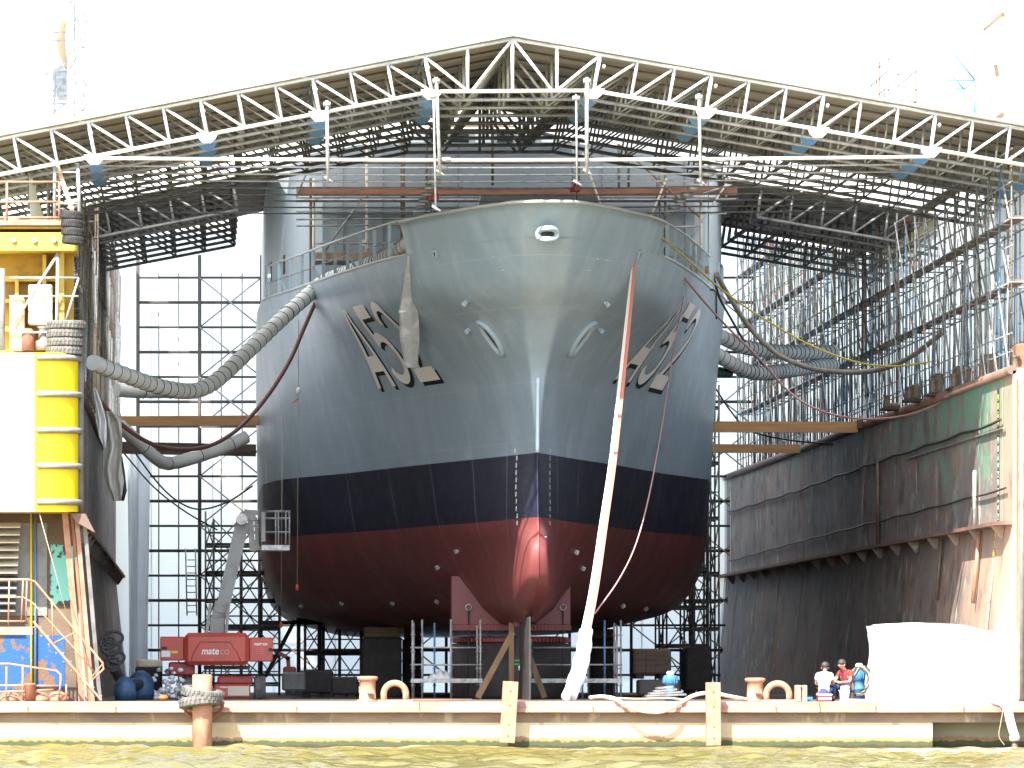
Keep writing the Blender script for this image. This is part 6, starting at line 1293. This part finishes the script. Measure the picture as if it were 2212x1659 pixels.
def person(label, loc, rz, shirt, trouser, lean, head_turn, seat, hands):
    root = thing('person', label, 'person', loc); root.rotation_euler = (0, 0, rz)
    hip = Vector((0, 0, seat + .09)); ch = hip + Vector((lean * .32, 0, .3)); nk = hip + Vector((lean * .75, 0, .5)); hd = nk + Vector((lean * .55 + .03, 0, .13))
    def off(v, x=0, y=0, z=0): return (v.x + x, v.y + y, v.z + z)
    C = [[(off(hip), .14), (off(hip.lerp(ch, .5)), .135), (off(ch), (.15, .19)), (off(nk, 0, 0, -.04), .075), (off(nk), .055), (off(hd, -.01, 0, -.05), .06), (off(hd), .088), (off(hd, .01, 0, .07), .085)]]
    S = [C[0][:3] + [(off(nk, 0, 0, -.02), .085)]]; Tt = []
    S = [[(p, (r[0] + .015, r[1] + .015) if isinstance(r, tuple) else r + .016) for p, r in S[0]]]; Tt.append([(off(hip, 0, 0, .06), .15), (off(hip), .155)])
    for sd in (-1, 1):
        sh = ch.lerp(nk, .62) + Vector((0, sd * .19, 0)); el = sh + Vector((.1 + hands * .06, sd * .05, -.25)); wr_ = Vector((hip.x + .28 + hands * .05, sd * .1, hip.z + .17)); hn = wr_ + (wr_ - el).normalized() * .07
        C.append([(off(ch), (.15, .19)), (off(sh), .06), (off(sh.lerp(el, .5)), .05), (off(el), .042), (off(wr_), .028), (off(hn), .036)])
        for k in range(4):
            b0 = hn + Vector((.03, (k - 1.5) * .02, 0)); l = (.055, .07, .065, .05)[k]; C.append([(off(hn), .036), (off(b0), .0095), (off(b0, l * .6, 0, -.012), .009), (off(b0, l * .95, 0, -.04), .008)])
        C.append([(off(hn), .036), (off(hn, .01, -sd * .04, -.005), .01), (off(hn, .04, -sd * .055, -.02), .009)])
        S.append([S[0][2], (off(sh), .075), (off(sh.lerp(el, .55)), .066)])
        hp = hip + Vector((.02, sd * .1, -.02)); kn = hp + Vector((.4, sd * .09, .06 + max(0, .2 - seat))); an = Vector((kn.x + .02, kn.y, .09)); to = an + Vector((.17, sd * .03, -.05))
        C.append([(off(hip), .14), (off(hp), .1), (off(hp.lerp(kn, .5)), .08), (off(kn), .06), (off(kn.lerp(an, .4)), .056), (off(an), .04), (off(an, .05, 0, -.05), .04), (off(to), .035)])
        Tt.append([(off(hip), .155), (off(hp), .115), (off(hp.lerp(kn, .5)), .095), (off(kn), .075), (off(kn.lerp(an, .5)), .068), (off(an, 0, 0, .03), .06)])
    skin_mesh('body', C, M['skin'], root); skin_mesh('shirt', S, M[shirt], root); skin_mesh('trousers', Tt, M[trouser], root)
    m = MB(); hc = hd + Vector((0, 0, .03)) + root.location
    m.lathe(hc + Vector((-.02, 0, .0)), [(.104, -.02), (.11, .03), (.1, .08), (.06, .125), (.01, .135)], 16); m.build('hair', M['hair'], root)
    for sd in (-1, 1):
        MB().lathe(hc + Vector((.088, sd * .034, -.02)), [(.004, -.012), (.012, 0), (.004, .012)], 8).build('eye', M['dark'], root); MB().lathe(hc + Vector((0, sd * .096, -.04)), [(.01, -.03), (.02, 0), (.012, .03)], 8).build('ear', M['skin'], root)
        MB().bbox(root.location.x + .44, root.location.x + .7, root.location.y + sd * .19 - .05 + sd * .01, root.location.y + sd * .19 + .05 + sd * .01, root.location.z, root.location.z + .1, .03).build('shoe', M['black'], root)
    m = MB(); m.lathe(hc + Vector((.1, 0, -.05)), [(.006, .04), (.014, .0), (.016, -.01), (.004, -.02)], 8); m.build('nose', M['skin'], root); MB().box(hc.x + .082, hc.x + .094, hc.y - .025, hc.y + .025, hc.z - .098, hc.z - .09).build('mouth', M['redp'], root)
    return root
person('person in white T-shirt and blue jeans seated on a crate, back turned', (X(1780, 171.0), 171.0, ZD), R(80), 'tshirt', 'jeans', .28, 0, .2, .5)
person('grey haired person in a dark red shirt bending forward over a white bucket', (X(1832, 171.6), 171.6, ZD), R(232), 'redshirt', 'jeans', .24, 0, .27, 1.0)
tag(MB().bbox(X(1815, 171.6), X(1842, 171.6), 171.3, 171.75, ZD, ZD + .24, .02).build('seat_box', M['dark']), 'dark box under the person in the red shirt', 'box')
# ---------------------------------------------------------------- structures rising behind the left and right wings
tw = thing('lattice_tower', 'tall scaffold lattice tower rising at the top left behind the shed roof', 'tower', (X(168, 200), 200, 10))
Yt_ = 200; z0, z1 = 10.3, Z(-60, Yt_); xs_ = [X(148, Yt_), X(188, Yt_)]
for x in xs_:
    for y in (Yt_, Yt_ + .7): T('standard', (x, y, z0), (x, y, z1), .045, M['alu'], tw)
for x in (X(160, Yt_), X(174, Yt_)): T('standard', (x, Yt_ + .4, z0), (x, Yt_ + .4, z1), .03, M['galv'], tw)
k = 0; z = z0 + .4; rg = random.Random(6)
while z < z1 - .5:
    T('ledger', (xs_[0], Yt_, z), (xs_[1], Yt_, z), .03, M['galv'], tw); T('ledger', (xs_[0], Yt_ + .7, z + .3), (xs_[1], Yt_ + .7, z + .3), .03, M['galv'], tw)
    a, b_ = (xs_[0], xs_[1]) if k % 2 else (xs_[1], xs_[0]); T('brace', (a, Yt_ - .03, z), (b_, Yt_ - .03, z + 1.0), .03, M['alu'], tw)
    T('brace', (a + rg.uniform(-.05, .05), Yt_ + .5, z - .4), (b_, Yt_ + .5, z + .5), .02, M['galv_rust'], tw); z += 1.0; k += 1
MB().box(X(168, Yt_), X(186, Yt_), Yt_ + .1, Yt_ + .6, Z(200, Yt_), Z(132, Yt_)).build('panel', M['tarp_solid'], tw)
ls = thing('scaffolding', 'pale open scaffolding left of the lattice tower against the sky', 'scaffolding', (X(80, 202), 202, 10))
for px, yt in ((42, 155), (52, 70), (60, 70), (75, 140), (118, 150)): T('standard', (X(px, 202), 202, 10.3), P(px, yt, 202), .035, M['alu'], ls)
for (a, b_) in (((52, 70), (148, 70)), ((52, 88), (148, 88)), ((42, 155), (148, 155)), ((42, 172), (148, 172)), ((42, 207), (148, 207)), ((42, 224), (148, 224)), ((55, 75), (62, 92)), ((100, 165), (148, 130)), ((75, 275), (148, 150)), ((148, 220), (78, 270)), ((120, 205), (112, 160)), ((95, 170), (118, 200))): T('tube', P(*a, 202), P(*b_, 202), .028, M['alu'], ls)
m = MB()
for f in range(10): pass
m.path([P(146 - 14 * math.sin(math.pi * f / 12), 28 + 120 * f / 12, 203) for f in range(13)], [.05 + .1 * math.sin(math.pi * f / 12) for f in range(13)], 8); m.build('orange_hood', M['orangecream'], ls)
MB().prism([P(92, 152, 203), P(145, 140, 203), P(148, 215, 203), P(125, 215, 203), P(118, 185, 203)], (0, .4, 0)).build('grey_plate', M['galv'], ls)
cr_ = thing('crane_column', 'tall cream crane column rising at the right edge behind the roof', 'crane column', (X(2200, 190), 190, 10))
MB().bbox(X(2168, 190), X(2280, 190), 190, 192, 10, Z(-80, 190), .06).build('column', M['cream'], cr_)
MB().box(X(2166, 190), X(2169, 190), 189.98, 192, 10, Z(-80, 190)).build('edge_strip', M['orangecream'], cr_)
for (a, b_) in (((2125, 65), (2168, 28)), ((2128, 270), (2168, 245)), ((2128, 275), (2175, 268)), ((2150, 140), (2155, 165))): MB().beam(P(*a, 190), P(*b_, 190), .1, .1, up=(0, 1, 0)).build('bracket', M['galv_rust'], cr_)
MB().prism([P(2130, 268, 190), P(2168, 245, 190), P(2168, 300, 190)], (0, .5, 0)).build('gusset', M['orangecream'], cr_)
bf = thing('scaffolding', 'thin blue scaffold frame against the sky right of the white housing', 'scaffolding', (X(2070, 215), 215, 17))
for (a, b_) in (((2040, 90), (2106, 173)), ((2040, 173), (2108, 173)), ((2040, 192), (2085, 192)), ((2040, 145), (2085, 195)), ((2085, 192), (2106, 173)), ((2106, 170), (2100, 330)), ((2108, 170), (2106, 330)), ((2083, 192), (2085, 330)), ((2040, 70), (2040, 330))): T('tube', P(*a, 215), P(*b_, 215), .03, M['blue'], bf)
